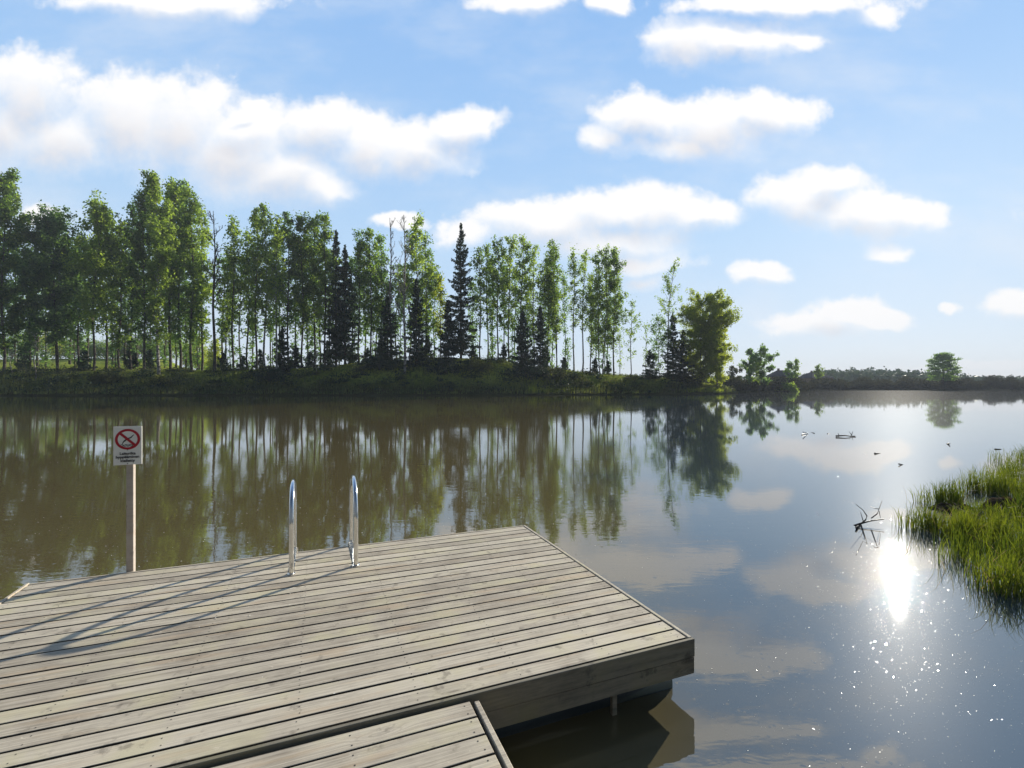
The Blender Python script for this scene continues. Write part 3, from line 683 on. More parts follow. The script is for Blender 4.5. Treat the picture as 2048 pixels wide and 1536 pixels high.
# bushes on the bank slope
for px, bk, w_, h_, mt, lab in [
    (320, -9, 1.6, 1.6, 'weed', 'pale flowering bush by the foot of the thick pale trunk'),
    (215, -8, 2.2, 1.5, 'shrub', 'dark low bush on the bank below the leaning tree'),
    (540, -8, 2.4, 2.4, 'needle', 'dark evergreen bush beside the small spruce on the bank'),
    (760, -5, 2.2, 2.8, 'needle', 'dark evergreen bush left of the white trunk'),
    (1060, -7, 3.6, 3.0, 'needle', 'broad dark bush between the two young spruces on the bank'),
    (960, -6, 2.6, 2.2, 'shrub', 'brownish bush on the slope right of the tallest spruce'),
    (1110, -6, 2.4, 2.4, 'shrub', 'bush at the left end of the sunlit weeds'),
    (890, -7, 2.6, 2.2, 'needle', 'dark low bush at the foot of the shorter spruce'),
    (1385, -1, 3.0, 3.2, 'shrub', 'dark bush under the broad willow')]:
    x, y, z = place(px, bk*1.35); grow(shrub('bush', w_, h_, w_*.8, M[mt], lab, (x, y, z-0.1), n=1500, sz=(.10, .2)), KF(px, y))

# grass and weeds on the bank
def blades(P, hh, w, bend=0.35, seg=1):
    """triangular blades standing at P; hh heights (n,), w widths"""
    n = len(P); a = rng.uniform(0, 2*pi, n); d = np.stack([np.cos(a), np.sin(a), np.zeros(n)], 1); b = rng.uniform(0, 2*pi, n)
    s = np.stack([np.cos(b), np.sin(b), np.zeros(n)], 1)*w[:, None]
    up = np.stack([np.zeros(n), np.zeros(n), hh], 1)
    lean = d*(hh*bend*rng.uniform(0.1, 1, n))[:, None]
    if seg == 1: return np.stack([P-s, P+s, P+up+lean], 1)
    p1 = P+up*0.55+lean*0.30; p2 = P+up*0.86+lean*0.72; p3 = P+up*1.0+lean*1.25
    q1 = np.stack([P-s, P+s, p1+s*0.9, p1-s*0.9], 1); q2 = np.stack([p1-s*0.9, p1+s*0.9, p2+s*0.6, p2-s*0.6], 1); q3 = np.stack([p2-s*0.6, p2+s*0.6, p3+s*0.08, p3-s*0.08], 1)
    return np.concatenate([q1, q2, q3])
P = []; H_ = []
for i in range(34000):
    px = rng.uniform(-700, 1470); s = shore(px); run = crest(px)[0]-s; t = rng.uniform(0.15, run+6)
    d = s+t; x = (px-CX)/F*d
    P.append((x, d, land_z(px, d)-0.05)); ct = max(0.16 if px < 1000 else 0.5, 1-max(0, (t-run*0.55)/(run*0.45))); H_.append(rng.uniform(0.2, 0.7)*(1+0.9*max(0, sin(x*0.45+1.7*sin(d*0.6))))*(1.25 if 980 < px < 1476 else 1)*ct*KF(px, d))
P = np.array(P); H_ = np.array(H_)
tag(quads_obj('bank_weeds', blades(P, H_, np.full(len(P), 0.062)*rng.uniform(.6, 1.6, len(P))), M['weed'], k=3), 'tall weeds and grass covering the far bank between water and trees', 'weeds', kind='stuff')
P = []
for i in range(2600):
    px = rng.uniform(-700, 1465); s_ = shore(px); run = crest(px)[0]-s_; t = run*rng.uniform(0.08, 1.0)**0.8
    d = s_+t; x = (px-CX)/F*d
    if sin(x*0.62+2.2*sin(d*0.35+x*0.11))+rng.normal()*.35 < 0.15: continue
    hh = KF(px, d)*rng.uniform(.4, 1.8)*(1.0 if t < run*.8 else .7); m_ = 48
    q_ = rng.normal(size=(m_, 3))*np.array([.55, .55, .34])*hh; q_[:, 2] = np.abs(q_[:, 2])+.05
    P.append(q_+np.array([x, d, land_z(px, d)]))
h2 = len(P)//2
tag(quads_obj('bank_scrub', leaves(np.concatenate(P[:h2]), .10, .26), M['shrub']), 'tangled brownish scrub growing on the slope of the far bank', 'scrub', kind='stuff')
tag(quads_obj('bank_undergrowth', leaves(np.concatenate(P[h2:]), .10, .26), M['needle']), 'dark leafy undergrowth on the slope of the far bank', 'undergrowth', kind='stuff')
# brighter reeds in front of the point
P = []; H_ = []
for (c0, c1, t0, t1, n, hm) in ((1095, 28, 2, 13, 2000, 1.2), (1415, 22, 0.5, 3, 1000, 1.2), (1064, 6, 1, 5, 220, 1.9)):
    for i in range(n):
        px = min(1462, rng.normal(c0, c1)); d = shore(px)+rng.uniform(t0, t1); P.append(((px-CX)/F*d, d, land_z(px, d)-0.05)); H_.append(rng.uniform(.4, 1)*hm)
P = np.array(P); H_ = np.array(H_)
tag(quads_obj('reeds', blades(P, H_, np.full(len(P), 0.05)), M['leaf_bright'], k=3), 'yellow green reeds catching the sun near the tip of the far bank', 'reeds', kind='stuff')

# ------------------------------------------------------------------ the farther shore
def far_pt(px, back, z=None):
    d = far_shore(px)+back; return (px-CX)/F*d, d, (far_z(px, back) if z is None else z)
for px, bk, top, hw, cb, lf, lab in [
    (1497, 3, 703, 17, .16, 'leaf_dark', 'left one of the pair of rounded trees right of the point'),
    (1528, 3, 697, 23, .14, 'leaf_dark', 'larger rounded tree of the pair right of the point'),
    (1512, 5, 715, 16, .1, 'leaf', 'tree filling between the pair of rounded trees right of the point'),
    (1578, 14, 727, 12, .3, 'leaf_dark', 'small dark tree left of the egg-shaped tree by the roofs'),
    (1592, 16, 721, 9, .15, 'leaf', 'egg-shaped tree standing left of the hipped roof'),
    (1637, 16, 733, 8, .3, 'leaf', 'small tree top showing above the far roof'),
    (1470, 8, 740, 16, .1, 'shrub', 'low hazy tree just right of the bright willow')]:
    x, y, z = far_pt(px, bk); h = EYE+(HY-top)/F*y-z; ppm = F/y
    leafy_tree('round_tree', h, hw/ppm, cb, M[lf], M['aspen'], lab, loc=(x, y, z), dens=1.0, asc=.75, leafsz=(.2, .38), top_pow=.6)
# lone spreading tree: pine-like layered crown
def layered_tree(px, bk, top, hw, lab):
    x, y, z = far_pt(px, bk); h = EYE+(HY-top)/F*y-z; w = hw/(F/y); root = empty('spreading_tree', (x, y, z)); tag(root, lab, 'tree')
    tb = MB(); tb.tube([(0, 0, -.3), (.1, 0, h*.4), (-.1, 0, h*.7), (0, 0, h*.97)], [.32, .26, .15, .03], 8); P = []
    for i in range(46):
        u = i/45; zz = h*(.24+.70*u); a = i*2.4; L = w*(.72+.28*min(1, u*4))*sqrt(max(0, 1-u**2.4))*rng.uniform(.7, 1.08)+.4; e = .12+.5*u
        en = Vector((cos(a)*L, sin(a)*L, zz+L*sin(e)*.55)); tb.tube([(0, 0, zz), en*.5+Vector((0, 0, zz*.5+.1)), en], [.12*(1-u)+.04, .06, .02], 4, cap=False, smooth=False)
        for c in range(int(4+L*1.5)):
            f = rng.uniform(.35, 1.05); q = np.array([en.x*f, en.y*f, zz+(en.z-zz)*f]); P.append(rng.normal(size=(26, 3))*np.array([.55, .55, .22])+q+rng.normal(size=(1, 3))*.25)
    tb.build('trunk', M['spruce_bark'], root); quads_obj('crown', leaves(np.concatenate(P), .16, .32), M['leaf_dark'], root)
layered_tree(1886, 2, 704, 27, 'lone tree with a wide layered crown on the far right shore')
x, y, z = far_pt(1575, 0)
shrub('bush', 4.6, 3.0, 2.6, M['leaf'], 'rounded light green bush on the small headland', (x-1, y+1, z-.3), n=4200, sz=(.16, .3))
x, y, z = far_pt(1470, -1)
# brush lining the shore (uncountable)
P = []
for i in range(15000):
    px = rng.uniform(1380, 3000); bk = rng.uniform(0.5, 26)
    hb = interp(px, [1380, 1560, 1600, 1700, 2048, 3000], [3.2, 4.5, 5.0, 5.2, 6.0, 6.0])*(0.72+0.28*sin(px*0.11)*sin(px*0.037+1))
    d = far_shore(px)+bk; r = hb*rng.uniform(.35, 1.05)*(0.62+0.38*min(1, bk/9))
    c = np.array([(px-CX)/F*d, d, 0.4+max(0.2, r-0.3)])
    P.append(rng.normal(size=(13, 3))*np.array([.8, .7, .55])+c)
P = np.concatenate(P); P[:, 2] = np.maximum(P[:, 2], 0.1)
tag(quads_obj('shoreline_brush', leaves(P, .22, .48), M['brush'], k=4), 'continuous dark brush lining the far shore on the right', 'brush', kind='stuff')
# distant wooded hills
P = []
for i in range(17000):
    px = rng.uniform(380, 2300); d = rng.uniform(330, 620); hl = interp(px, [380, 560, 1500, 1600, 1640, 1730, 1850, 1950, 2100], [18, 14, 9, 9, 16, 18, 15, 9, 8])
    hh = hl*(0.85+0.15*sin(px*0.27)*sin(px*0.071))*d/480*rng.uniform(0.25, 1.0)
    m_ = 8; P.append(rng.normal(size=(m_, 3))*np.array([1.6, 1.6, 1.3])+np.array([(px-CX)/F*d, d, 0.6+hh]))
P = np.concatenate(P)
tag(quads_obj('distant_forest', leaves(P, .8, 1.7), M['needle'], k=4), 'distant wooded hills beyond the far shore', 'forest', kind='stuff')

# two houses behind the brush
def house(px, bk, w, d_, wall_h, roof_h, lab):
    x, y, z = far_pt(px, bk); r = empty('house', (x, y, z), 0.25); tag(r, lab, 'house')
    b = MB(); b.box((-w/2, -d_/2, -.5), (w/2, d_/2, wall_h)); b.build('wall', M['wall_paint'], r)
    b = MB(); o_ = .6; rg = w*.22
    vs = [(-w/2-o_, -d_/2-o_, wall_h), (w/2+o_, -d_/2-o_, wall_h), (w/2+o_, d_/2+o_, wall_h), (-w/2-o_, d_/2+o_, wall_h), (-rg, 0, wall_h+roof_h), (rg, 0, wall_h+roof_h)]
    b.add(vs, [(0, 1, 5, 4), (1, 2, 5), (2, 3, 4, 5), (3, 0, 4), (3, 2, 1, 0)]); rf = b.build('roof', M['roof'], r)
    b = MB(); b.box((-w*.2, -.3, wall_h+roof_h*.6), (-w*.2+.7, .3, wall_h+roof_h+.7)); b.build('chimney', M['wall_paint'], rf)
    for k in (-.3, 0, .3):
        b = MB(); b.box((w*k-.6, -d_/2-.05, 1.0), (w*k+.6, -d_/2+.02, 2.1)); b.build('window', M['glass'], r)
house(1630, 34, 12, 9, 4.6, 2.9, 'wide house with a dark hipped roof rising above the far brush')
house(1562, 30, 8, 7, 4.6, 2.6, 'small dark roofed house between the headland tree and the egg-shaped tree')

# ------------------------------------------------------------------ dock
ZA = atan2(.375, .927)                          # direction of the boards
U = Vector((cos(ZA), sin(ZA), 0)); V_ = Vector((-sin(ZA), cos(ZA), 0))
FR = Vector((1.227, 3.239, 0)); LEN = 4.66; DEP = 2.85
dock = empty('floating_dock', FR, ZA)           # local x along the boards (to the right), y away
tag(dock, 'weathered grey wooden swimming dock floating on the lake', 'dock')
T_ = .028
b = MB(); nb = 22; inset = .034; pitch = (DEP-2*inset)/nb; gap = .0155
brng = random.Random(3)
for i in range(nb):
    y0 = inset+i*pitch+gap/2; y1 = y0+pitch-gap
    dz = brng.uniform(-.0012, .0012); e0 = brng.uniform(0, .004); sk = brng.uniform(-.0008, .0008)
    f0 = len(b.f); b.box((-LEN+inset+e0, y0+sk, DECK-T_+dz), (-inset-.003-e0, y1+sk, DECK+dz), 0, .0016)
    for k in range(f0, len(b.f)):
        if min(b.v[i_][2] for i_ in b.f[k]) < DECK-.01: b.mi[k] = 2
    for sxp in (-.09, -.64, -1.24, -1.84, -2.44, -3.04, -3.64, -4.2, -4.58):
        for yy in (y0+.026, y1-.026):
            cx_ = sxp+brng.uniform(-.008, .008); cy_ = yy+brng.uniform(-.006, .006); rr = .0038
            vs = [(cx_+rr*cos(a*pi/4), cy_+rr*sin(a*pi/4), DECK+dz+.0008) for a in range(8)]
            b.add(vs, [list(range(8))], 1)
b.build('decking', [M['deck'], M['screw'], M['gap_shade']], dock)
FT = .026
def plank(name, a, c, m=M['fascia'], bev=.003, parent=dock):
    q = MB(); q.box(a, c, 0, bev); return q.build(name, m, parent)
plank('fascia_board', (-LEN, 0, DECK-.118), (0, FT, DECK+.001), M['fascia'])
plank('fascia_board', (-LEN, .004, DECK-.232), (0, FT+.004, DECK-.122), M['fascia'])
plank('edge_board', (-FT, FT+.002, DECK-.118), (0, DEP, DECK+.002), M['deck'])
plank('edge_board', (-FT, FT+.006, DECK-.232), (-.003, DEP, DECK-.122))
plank('edge_board', (-LEN-.0, FT+.002, DECK-.118), (-LEN+FT, DEP-.55, DECK+.004), M['deck'])
plank('edge_board', (-LEN+.004, DEP-.545, DECK-.118), (-LEN+FT, DEP, DECK+.008), M['deck'])
plank('back_board', (-LEN+FT+.002, DEP-FT, DECK-.118), (-FT-.002, DEP, DECK+.001), M['deck'])
for i, x0 in enumerate((-.55, -1.15, -1.75, -2.35, -2.95, -3.55, -4.15)):
    plank('joist', (x0, .04, DECK-.20), (x0+.045, DEP-.04, DECK-T_-.004))
def pontoon(y0):
    q = MB(); r = .17; zc = .02; n = 20; L0 = -LEN+.15; L1 = -.075
    pts = []; rad = []
    for k in range(7):
        a = k/6*pi/2; pts.append((L0+.06*(1-sin(a)), y0, zc)); rad.append(r*(1-.28*cos(a)))
    for k in range(7):
        a = k/6*pi/2; pts.append((L1-.06*(1-cos(a)), y0, zc)); rad.append(r*(1-.28*sin(a)))
    q.tube(pts, rad, n); return q.build('pontoon', M['float'], dock)
pontoon(.30); pontoon(1.42); pontoon(2.5)
plank('strut', (-.62, .045, -.06), (-.585, .075, DECK-.20), M['fascia'])
# gangway (own thing; its top a little lower than the dock's)
GZ = DECK-.018
gc = gp(942, 1402, GZ); gway = empty('gangway', (gc.x, gc.y, 0), ZA)
tag(gway, 'wooden gangway of wide grey boards leading onto the dock at the bottom of the photo', 'gangway')
b = MB(); gw = 1.9; gpitch = .135
for i in range(26):
    y1 = -i*gpitch-.0; y0 = y1-gpitch+.011; dz = brng.uniform(-.001, .001)
    f0 = len(b.f); b.box((-gw, y0, GZ-T_+dz), (-.008, y1, GZ+dz), 0, .002)
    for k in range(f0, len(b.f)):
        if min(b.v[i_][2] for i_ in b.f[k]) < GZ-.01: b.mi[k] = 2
    for sxp in (-.05, -.62, -1.2, -1.8):
        for yy in (y0+.03, y1-.03):
            cx_ = sxp+brng.uniform(-.008, .008); cy_ = yy+brng.uniform(-.008, .008); rr = .0045
            b.add([(cx_+rr*cos(a*pi/4), cy_+rr*sin(a*pi/4), GZ+dz+.0008) for a in range(8)], [list(range(8))], 1)
b.build('decking', [M['deck'], M['screw'], M['gap_shade']], gway)
plank('side_rail', (.012, -26*gpitch, GZ-.13), (.040, .0-.015, GZ+.004), M['deck'], .003, gway)
plank('side_rail', (-gw-.04, -26*gpitch, GZ-.13), (-gw-.012, -.015, GZ+.004), M['deck'], .003, gway)
plank('beam', (-.16, -26*gpitch, GZ-.16), (-.11, -.02, GZ-T_-.003), M['fascia'], .003, gway)

def to_dock(p):
    q = Vector(p)-FR; return q.dot(U), q.dot(V_)
# ladder: two polished hoops over the far edge
l0 = gp(583, 1147, DECK); l1 = gp(712, 1132, DECK)
x0, yl = to_dock(l0); x1, yr = to_dock(l1); yb = (yl+yr)/2
ladder = empty('swim_ladder', FR+U*((x0+x1)/2)+V_*yb+Vector((0, 0, DECK)), ZA)
tag(ladder, 'polished steel swimming ladder with two hooped handrails on the far dock edge', 'ladder')
hw_ = (x1-x0)/2; reach = DEP-yb+.045; HT = .797
def rail_pts():
    pts = [(0, 0, .004)]; r = reach/2
    pts += [(0, 0, z) for z in (.1, .25, .4)]
    zc = HT-.022-r
    for k in range(11): a = pi-k/10*pi/2; pts.append((0, r+r*cos(a), zc+r*sin(a)))
    for k in range(1, 11): a = pi/2-k/10*pi/2; pts.append((0, reach-r+r*cos(a), zc+r*sin(a)))
    pts += [(0, reach, z) for z in (.4, .2, 0, -.3, -.8, -1.2)]
    return pts
for sx_ in (-1, 1):
    q = MB(); q.tube([(sx_*hw_, p[1], p[2]) for p in rail_pts()], .0215, 16); hr = q.build('handrail', M['steel'], ladder)
    q = MB(); q.box((sx_*hw_-.022, -.03, .0005), (sx_*hw_+.022, reach-.03, .006), 0, .001)
    q.box((sx_*hw_-.034, reach-.038, -.10), (sx_*hw_+.034, reach-.0325, .045), 0, .001); q.tube([(sx_*hw_, 0, .0005), (sx_*hw_, 0, .008)], .036, 18)
    for bz in (-.07, -.02, .025): q.tube([(sx_*hw_+.026, reach-.040, bz), (sx_*hw_+.026, reach-.046, bz)], .006, 6)
    for by in (.06, .30, .48): q.tube([(sx_*hw_+.012, by, .006), (sx_*hw_+.012, by, .010)], .006, 6)
    q.build('mounting_plate', M['steel'], hr)
for zz in (-.28, -.55, -.82, -1.1):
    q = MB(); q.box((-hw_+.021, reach-.035, zz), (hw_-.021, reach+.035, zz+.03), 0, .004); q.build('tread', M['tread'], ladder)

# sign on a wooden post bolted to the far side of the dock
pb = gp(259, 1144, DECK); px_, py_ = to_dock(pb); py_ = DEP+.038
sign = empty('no_diving_sign', FR+U*px_+V_*py_, ZA)
tag(sign, 'white no diving sign with a red ring on a square wooden post behind the dock', 'sign')
PH = 1.40
q = MB(); q.box((-.027, -.034, -.9), (.027, .026, PH+.20), 0, .003); q.build('post', M['postwood'], sign)
PW = .212; PZ0 = 1.365; PZ1 = 1.715; PX = -.012
q = MB(); q.box((PX-PW/2, -.046, PZ0), (PX+PW/2, -.036, PZ1), 0, .0012); panel = q.build('sign_panel', M['sign'], sign)
yF = -.0475
q = MB(); zc = PZ1-.118; R1 = .094; R2 = .0735; n = 56; vs = []; fs = []
for i in range(n):
    a = 2*pi*i/n; vs += [(PX+R1*cos(a), yF, zc+R1*sin(a)), (PX+R2*cos(a), yF, zc+R2*sin(a))]
for i in range(n): j = (i+1) % n; fs.append((2*i, 2*i+1, 2*j+1, 2*j))
q.add(vs, fs)
d45 = pi/4; hwb = .0105
for_ = []
for (s_, l_) in ((-hwb, -R2-.004), (hwb, -R2-.004), (hwb, R2+.004), (-hwb, R2+.004)):
    for_.append((PX+l_*cos(d45)+s_*sin(d45), yF-.0008, zc-l_*sin(d45)+s_*cos(d45)))
q.add(for_, [(0, 1, 2, 3)])
q.build('prohibition_ring', M['red'], panel)
q = MB()
def stroke(pts, w):
    vs = []; fs = []; k = len(pts); pts = [(a_*.84, c_*.84) for a_, c_ in pts]; w = [x_*.9 for x_ in w] if hasattr(w, '__len__') else w*.9
    for i, (a, c) in enumerate(pts):
        p0 = pts[max(0, i-1)]; p1 = pts[min(k-1, i+1)]; dx, dz = p1[0]-p0[0], p1[1]-p0[1]; L = sqrt(dx*dx+dz*dz)
        ww = w[i] if hasattr(w, '__len__') else w
        vs += [(PX+a-dz/L*ww, yF-.0003, zc+c+dx/L*ww), (PX+a+dz/L*ww, yF-.0003, zc+c-dx/L*ww)]
    for i in range(k-1): fs.append((2*i, 2*i+2, 2*i+3, 2*i+1))
    q.add(vs, fs)
stroke([(.058, .048), (.046, .040), (.030, .018), (.010, .010), (-.014, -.004), (-.030, -.020)], [.0022, .0035, .0055, .0060, .0075, .0060])
stroke([(-.026, -.014), (-.040, -.032), (-.047, -.052)], [.0065, .0045, .0028])
for dz0 in (-.060, -.073):
    wl = .062 if dz0 > -.065 else .048
    stroke([(-wl+2*wl*i/30, dz0+.0032*sin(i/30*6.5*pi)) for i in range(31)], .0030)
q.build('diver_symbol', M['black'], panel)
for txt, zz, sz in (('Laiturilta', PZ0+.092, .0335), ('hyppääminen', PZ0+.061, .0335), ('kielletty', PZ0+.027, .0335)):
    cu = bpy.data.curves.new('lettering', 'FONT'); cu.body = txt; cu.size = sz; cu.align_x = 'CENTER'; cu.extrude = .0003; cu.offset = .0011; cu.resolution_u = 3
    tmp = bpy.data.objects.new('lettering_source', cu); C.objects.link(tmp)
    me = bpy.data.meshes.new_from_object(tmp, depsgraph=bpy.context.evaluated_depsgraph_get()); bpy.data.objects.remove(tmp)
    me.transform(Matrix.Translation((PX, yF-.0006, zz)) @ Matrix.Rotation(radians(90), 4, 'X'))
    me.materials.clear(); me.materials.append(M['black'])
    o = bpy.data.objects.new('lettering', me); C.objects.link(o); o.parent = panel
q = MB()
for zz in (PZ0+.135, PZ0+.012):
    q.tube([(PX+.0, yF-.0001, zz), (PX, yF-.003, zz)], .004, 10)
q.build('screw', M['screw'], panel)

# ------------------------------------------------------------------ marsh grass on the right
patches = [  # centre px,py (at water level), radii m, count, height
 (1836, 1056, .26, .26, 420, .40), (1885, 1008, .36, .26, 1000, .42), (1905, 1062, .42, .20, 900, .36), (1985, 985, .55, .42, 1500, .44),
 (1960, 1078, .48, .22, 1100, .38), (2005, 1105, .50, .26, 1100, .38), (2055, 1130, .45, .30, 1000, .40), (1940, 1128, .30, .22, 240, .38),
 (1985, 1160, .34, .24, 420, .38), (2035, 1185, .34, .24, 520, .40), (2080, 1200, .30, .24, 500, .42), (2060, 960, .9, .7, 1700, .46), (2130, 1080, 1.0, .6, 2000, .44), (2170, 1180, .6, .5, 1300, .45),
 (2110, 925, 1.3, 1.0, 1800, .46), (2240, 1000, 2.0, 1.5, 2800, .46), (1910, 1108, .30, .16, 150, .34), (2010, 1195, .22, .12, 60, .34), (2045, 1040, .3, .2, 500, .40), (1960, 1045, .4, .2, 700, .34)
]
P = []; Hh = []
for (px, py, rx, ry, n, hh) in patches:
    c = gp(px, py); n = int(n*(.45 if py > 1090 else .66))
    a = rng.uniform(0, 2*pi, n); r = np.sqrt(rng.uniform(0, 1, n)); e = 1+.25*np.sin(a*3+px)
    P.append(np.stack([c.x+np.cos(a)*r*rx*e, c.y+np.sin(a)*r*ry*e, np.full(n, -.03)], 1)); Hh.append(hh*rng.uniform(.5, 1.08, n)*(1.05-.35*r**3))
P = np.concatenate(P); Hh = np.concatenate(Hh)
gx, gy = P[:, 0], P[:, 1]; cl = np.sin(gx*7.3+1.3*np.sin(gy*5.1))*np.sin(gy*8.7+1.1*np.sin(gx*4.3+1)); keep = rng.uniform(-.9, 1.0, len(P)) < cl+.35
P, Hh, cl = P[keep], Hh[keep]*(1+.22*cl[keep]), cl[keep]
tag(quads_obj('marsh_grass', blades(P, Hh, rng.uniform(.0025, .0055, len(P)), .42, 3), M['marsh']), 'bright green marsh grass growing out of the shallow water on the right', 'grass', kind='stuff')
n = 520; k = rng.integers(0, len(P), n); D = P[k]+np.stack([rng.normal(size=n)*.10, rng.normal(size=n)*.10, np.zeros(n)], 1)
M['straw'] = leaf('dead_straw', (0.20, 0.15, 0.075), (0.38, 0.30, 0.16), 0.3, (1.2, 1.1, .8), 2.0)
tag(quads_obj('dead_straw', blades(D, rng.uniform(.12, .42, n), rng.uniform(.002, .004, n), 1.5, 3), M['straw']), 'bent dead straw mixed into the marsh grass on the right', 'straw', kind='stuff')
def hummock(px, py, rx, ry, h, lab):
    c = gp(px, py); q = MB(); n = 22; m_ = 7; vs = []; fs = []
    for i in range(m_+1):
        t = i/m_
        for j in range(n):
            a = 2*pi*j/n; e = 1+.16*sin(3*a+px)+.09*sin(7*a+py); rr = cos(t*pi/2)**.7 if t < 1 else 0
            vs.append((rx*e*rr*cos(a), ry*e*rr*sin(a), -.06+(h+.06)*sin(t*pi/2)+rng.normal()*.008))
    for i in range(m_):
        for j in range(n): fs.append((i*n+j, i*n+(j+1) % n, (i+1)*n+(j+1) % n, (i+1)*n+j))
    q.add(vs, fs, 0, True); o = q.build('peat_hummock', M['mud'], loc=(c.x, c.y, 0)); tag(o, lab, 'hummock')
hummock(1905, 1020, .33, .22, .10, 'dark muddy hummock under the small grass clump left of the marsh')
hummock(2015, 1020, .40, .25, .20, 'brown peaty hummock showing between the grass at the right edge')
hummock(2075, 1035, .36, .25, .20, 'dark hummock cut by the right edge of the photo')

# twigs and driftwood in the water
def branch(name, pts_list, lab, z0=0.0, group=None):
    """pts_list: limbs as lists of (px, py, height above water)"""
    q = MB(); first = None
    for limb, r in pts_list:
        pp = []
        base = gp(limb[0][0], limb[0][1], limb[0][2]); dd = base.y if first is None else first
        if first is None: first = base.y
        for (px, py, _z) in limb:
            d = first*(1+0.02*sin(px*.3)); z = EYE-(py-HY)/F*d; pp.append(Vector(((px-CX)/F*d, d, z)))
        q.tube(pp, [r*(1-.65*i/(len(pp)-1)) for i in range(len(pp))], 6)
    o = q.build(name, M['twig']); tag(o, lab, 'branch', group); return o
branch('dead_branch', [
    ([(1702, 1054, 0), (1718, 1048, 0), (1740, 1042, 0), (1768, 1038, 0)], .018),
    ([(1716, 1062, 0), (1712, 1056, 0), (1722, 1047, 0)], .02),
    ([(1722, 1047, 0), (1731, 1040, 0), (1734, 1032, 0), (1726, 1020, 0), (1712, 1009, 0)], .011),
    ([(1727, 1044, 0), (1721, 1024, 0)], .008),
    ([(1743, 1036, 0), (1754, 1028, 0), (1758, 1018, 0), (1764, 1002, 0)], .009),
    ([(1758, 1018, 0), (1750, 1017, 0), (1741, 1013, 0)], .006), ([(1758, 1022, 0), (1761, 1036, 0)], .006)],
    'bare forked branch sticking out of the water left of the marsh grass')
branch('driftwood', [([(1604, 869, 0), (1616, 866, 0)], .022), ([(1606, 864, 0), (1616, 867, 0)], .018)], 'leftmost small twig floating on the far water')
branch('driftwood', [([(1618, 865, 0), (1629, 866, 0)], .035)], 'short dark stick just right of the leftmost floating twig')
branch('driftwood', [([(1655, 868, 0), (1664, 869, 0)], .035), ([(1655, 873, 0), (1678, 871, 0)], .03)], 'pair of dark sticks left of the twiggy floating branch')
branch('driftwood', [([(1672, 872, 0), (1690, 871, 0), (1712, 874, 0)], .035), ([(1704, 873, 0), (1702, 868, 0), (1698, 863, 0)], .018), ([(1703, 871, 0), (1706, 862, 0)], .015), ([(1700, 873, 0), (1710, 872, 0)], .04), ([(1678, 871, 0), (1676, 866, 0)], .018)], 'twiggy branch floating farthest out with upright twigs')
branch('driftwood', [([(1750, 907, 0), (1768, 908, 0), (1788, 911, 0)], .030)], 'long pale stick floating in the sun sparkle')
branch('driftwood', [([(1872, 914, 0), (1892, 915, 0)], .030)], 'straight dark stick floating right of the sun sparkle')
branch('driftwood', [([(1895, 888, 0), (1900, 887, 0)], .035)], 'tiny dark chip left of the curved twig')
branch('driftwood', [([(1915, 878, 0), (1919, 883, 0), (1932, 891, 0), (1946, 893, 0)], .020)], 'curved twig rising from the water left of the marsh')
branch('driftwood', [([(1990, 899, 0), (2000, 899, 0), (2014, 901, 0)], .035)], 'pointed dark stick floating nearest the right edge')
branch('driftwood', [([(1798, 928, 0), (1812, 931, 0)], .020)], 'small dark twig below the long pale stick')

# petals, seeds and pollen flakes on the surface
n = 2600
px = np.concatenate([rng.uniform(20, 1300, 700), rng.normal(1800, 170, 1500), rng.uniform(1400, 2100, 400)])
py = np.concatenate([rng.uniform(860, 1140, 700)+rng.normal(size=700)*25, rng.normal(1240, 150, 1500), rng.uniform(880, 1530, 400)])
k = (py > 850) & (py < 1600); px, py = px[k], py[k]; d = F*EYE/(py-HY)
P = np.stack([(px-CX)/F*d, d, np.full(len(d), .0025)], 1); u_, v_ = (P[:, 0]-FR.x)*U.x+(P[:, 1]-FR.y)*U.y, (P[:, 0]-FR.x)*V_.x+(P[:, 1]-FR.y)*V_.y
P = P[~((u_ < .05) & (v_ < DEP+.05))]
a = rng.normal(size=P.shape)*np.array([1, 1, .12]); a /= np.linalg.norm(a, axis=1)[:, None]
b2 = np.stack([-a[:, 1], a[:, 0], rng.normal(size=len(P))*.12], 1); s = rng.uniform(.0015, .0048, (len(P), 1))*np.clip(P[:, 1:2]/5, .7, 1.8)*np.where(P[:, 0:1] < 1.5, 1.7, .8)
tag(quads_obj('floating_petals', np.stack([P-a*s, P+b2*s*.7, P+a*s, P-b2*s*.7], 1), M['petal']), 'pale petals and pollen flakes floating on the lake', 'petals', kind='stuff')
M['speck'] = simple('sparkle_flake', (0.30, 0.30, 0.26), 0.12, 0, 0.1, spec=0.6)  # glossy flakes added to catch the sun as sparkle around its glint
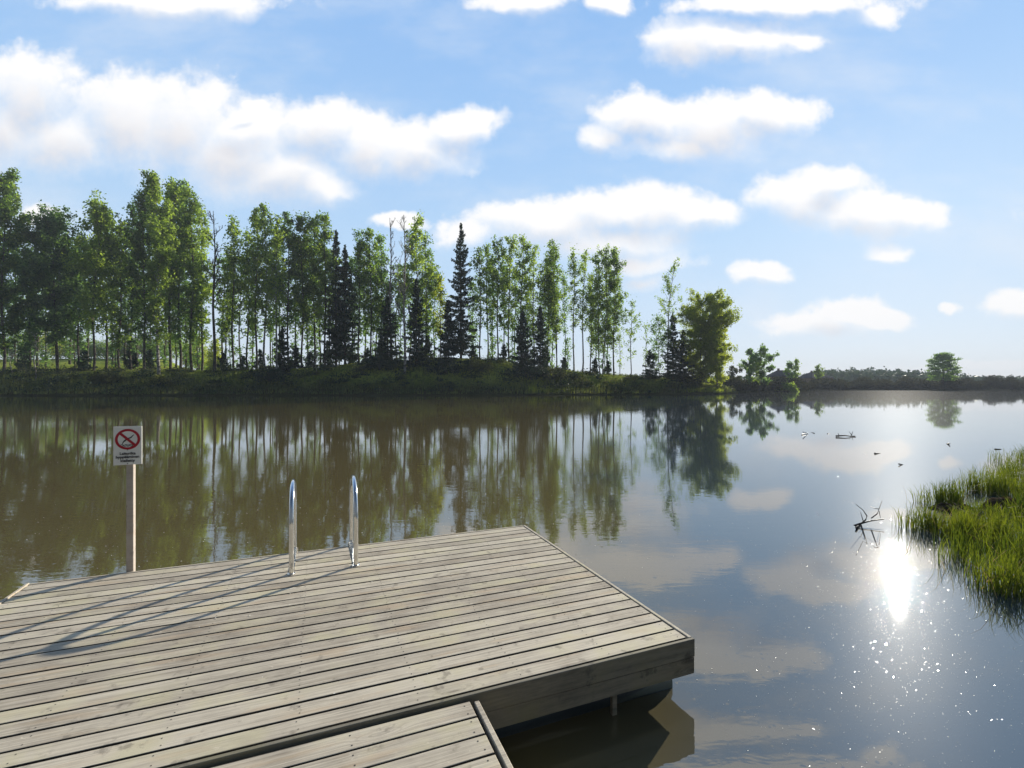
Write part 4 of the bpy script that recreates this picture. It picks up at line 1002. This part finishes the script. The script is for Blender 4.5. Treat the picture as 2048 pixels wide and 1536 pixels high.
px = np.concatenate([rng.normal(1800, 75, 5000), rng.normal(1800, 140, 4500), rng.normal(1710, 80, 1500), rng.uniform(1350, 2100, 1200)])
py = np.concatenate([rng.normal(1190, 80, 5000), rng.normal(1270, 130, 4500), rng.normal(960, 50, 1500), rng.uniform(860, 1540, 1200)])
k = (py > 850) & (py < 1600); px, py = px[k], py[k]; d = F*EYE/(py-HY)
P = np.stack([(px-CX)/F*d, d, np.full(len(d), .003)], 1)
a = rng.normal(size=P.shape)*np.array([1, 1, .13]); a /= np.linalg.norm(a, axis=1)[:, None]
b2 = np.stack([-a[:, 1], a[:, 0], rng.normal(size=len(P))*.13], 1); s = (.0006+.0020*rng.uniform(0, 1, (len(P), 1))**2.4)*np.clip(P[:, 1:2]/5, .7, 1.5)
tag(quads_obj('sparkle_flakes', np.stack([P-a*s, P+b2*s*.8, P+a*s, P-b2*s*.8], 1), M['speck']), 'tiny glossy flakes added to sparkle on the water around the sun glint', 'sparkles', kind='stuff')
# a few petals on the dock
n = 60; P = np.stack([rng.uniform(-LEN+.1, -.1, n), rng.uniform(.05, DEP-.05, n), np.full(n, DECK+.004)], 1)
a = rng.normal(size=P.shape)*np.array([1, 1, .15]); a /= np.linalg.norm(a, axis=1)[:, None]; b2 = np.stack([-a[:, 1], a[:, 0], np.zeros(n)], 1); s = rng.uniform(.003, .008, (n, 1))
o = quads_obj('fallen_petals', np.stack([P-a*s, P+b2*s*.7, P+a*s, P-b2*s*.7], 1), M['petal']); o.location = FR; o.rotation_euler = (0, 0, ZA)
tag(o, 'small pale petals scattered on the dock boards', 'petals', kind='stuff')

# ------------------------------------------------------------------ haze
hm, ht, ho = mat('haze_air')
ht.l.new(ht.a('ShaderNodeVolumePrincipled', {'Color': (0.80, 0.88, 1.0, 1), 'Density': 0.00035, 'Anisotropy': 0.0}).outputs[0], ho.inputs['Volume'])
q = MB(); q.box((-1500, -30, -3.5), (1500, 1300, 60)); hb = q.build('haze', hm); tag(hb, kind='stuff')
S.cycles.volume_bounces = 0
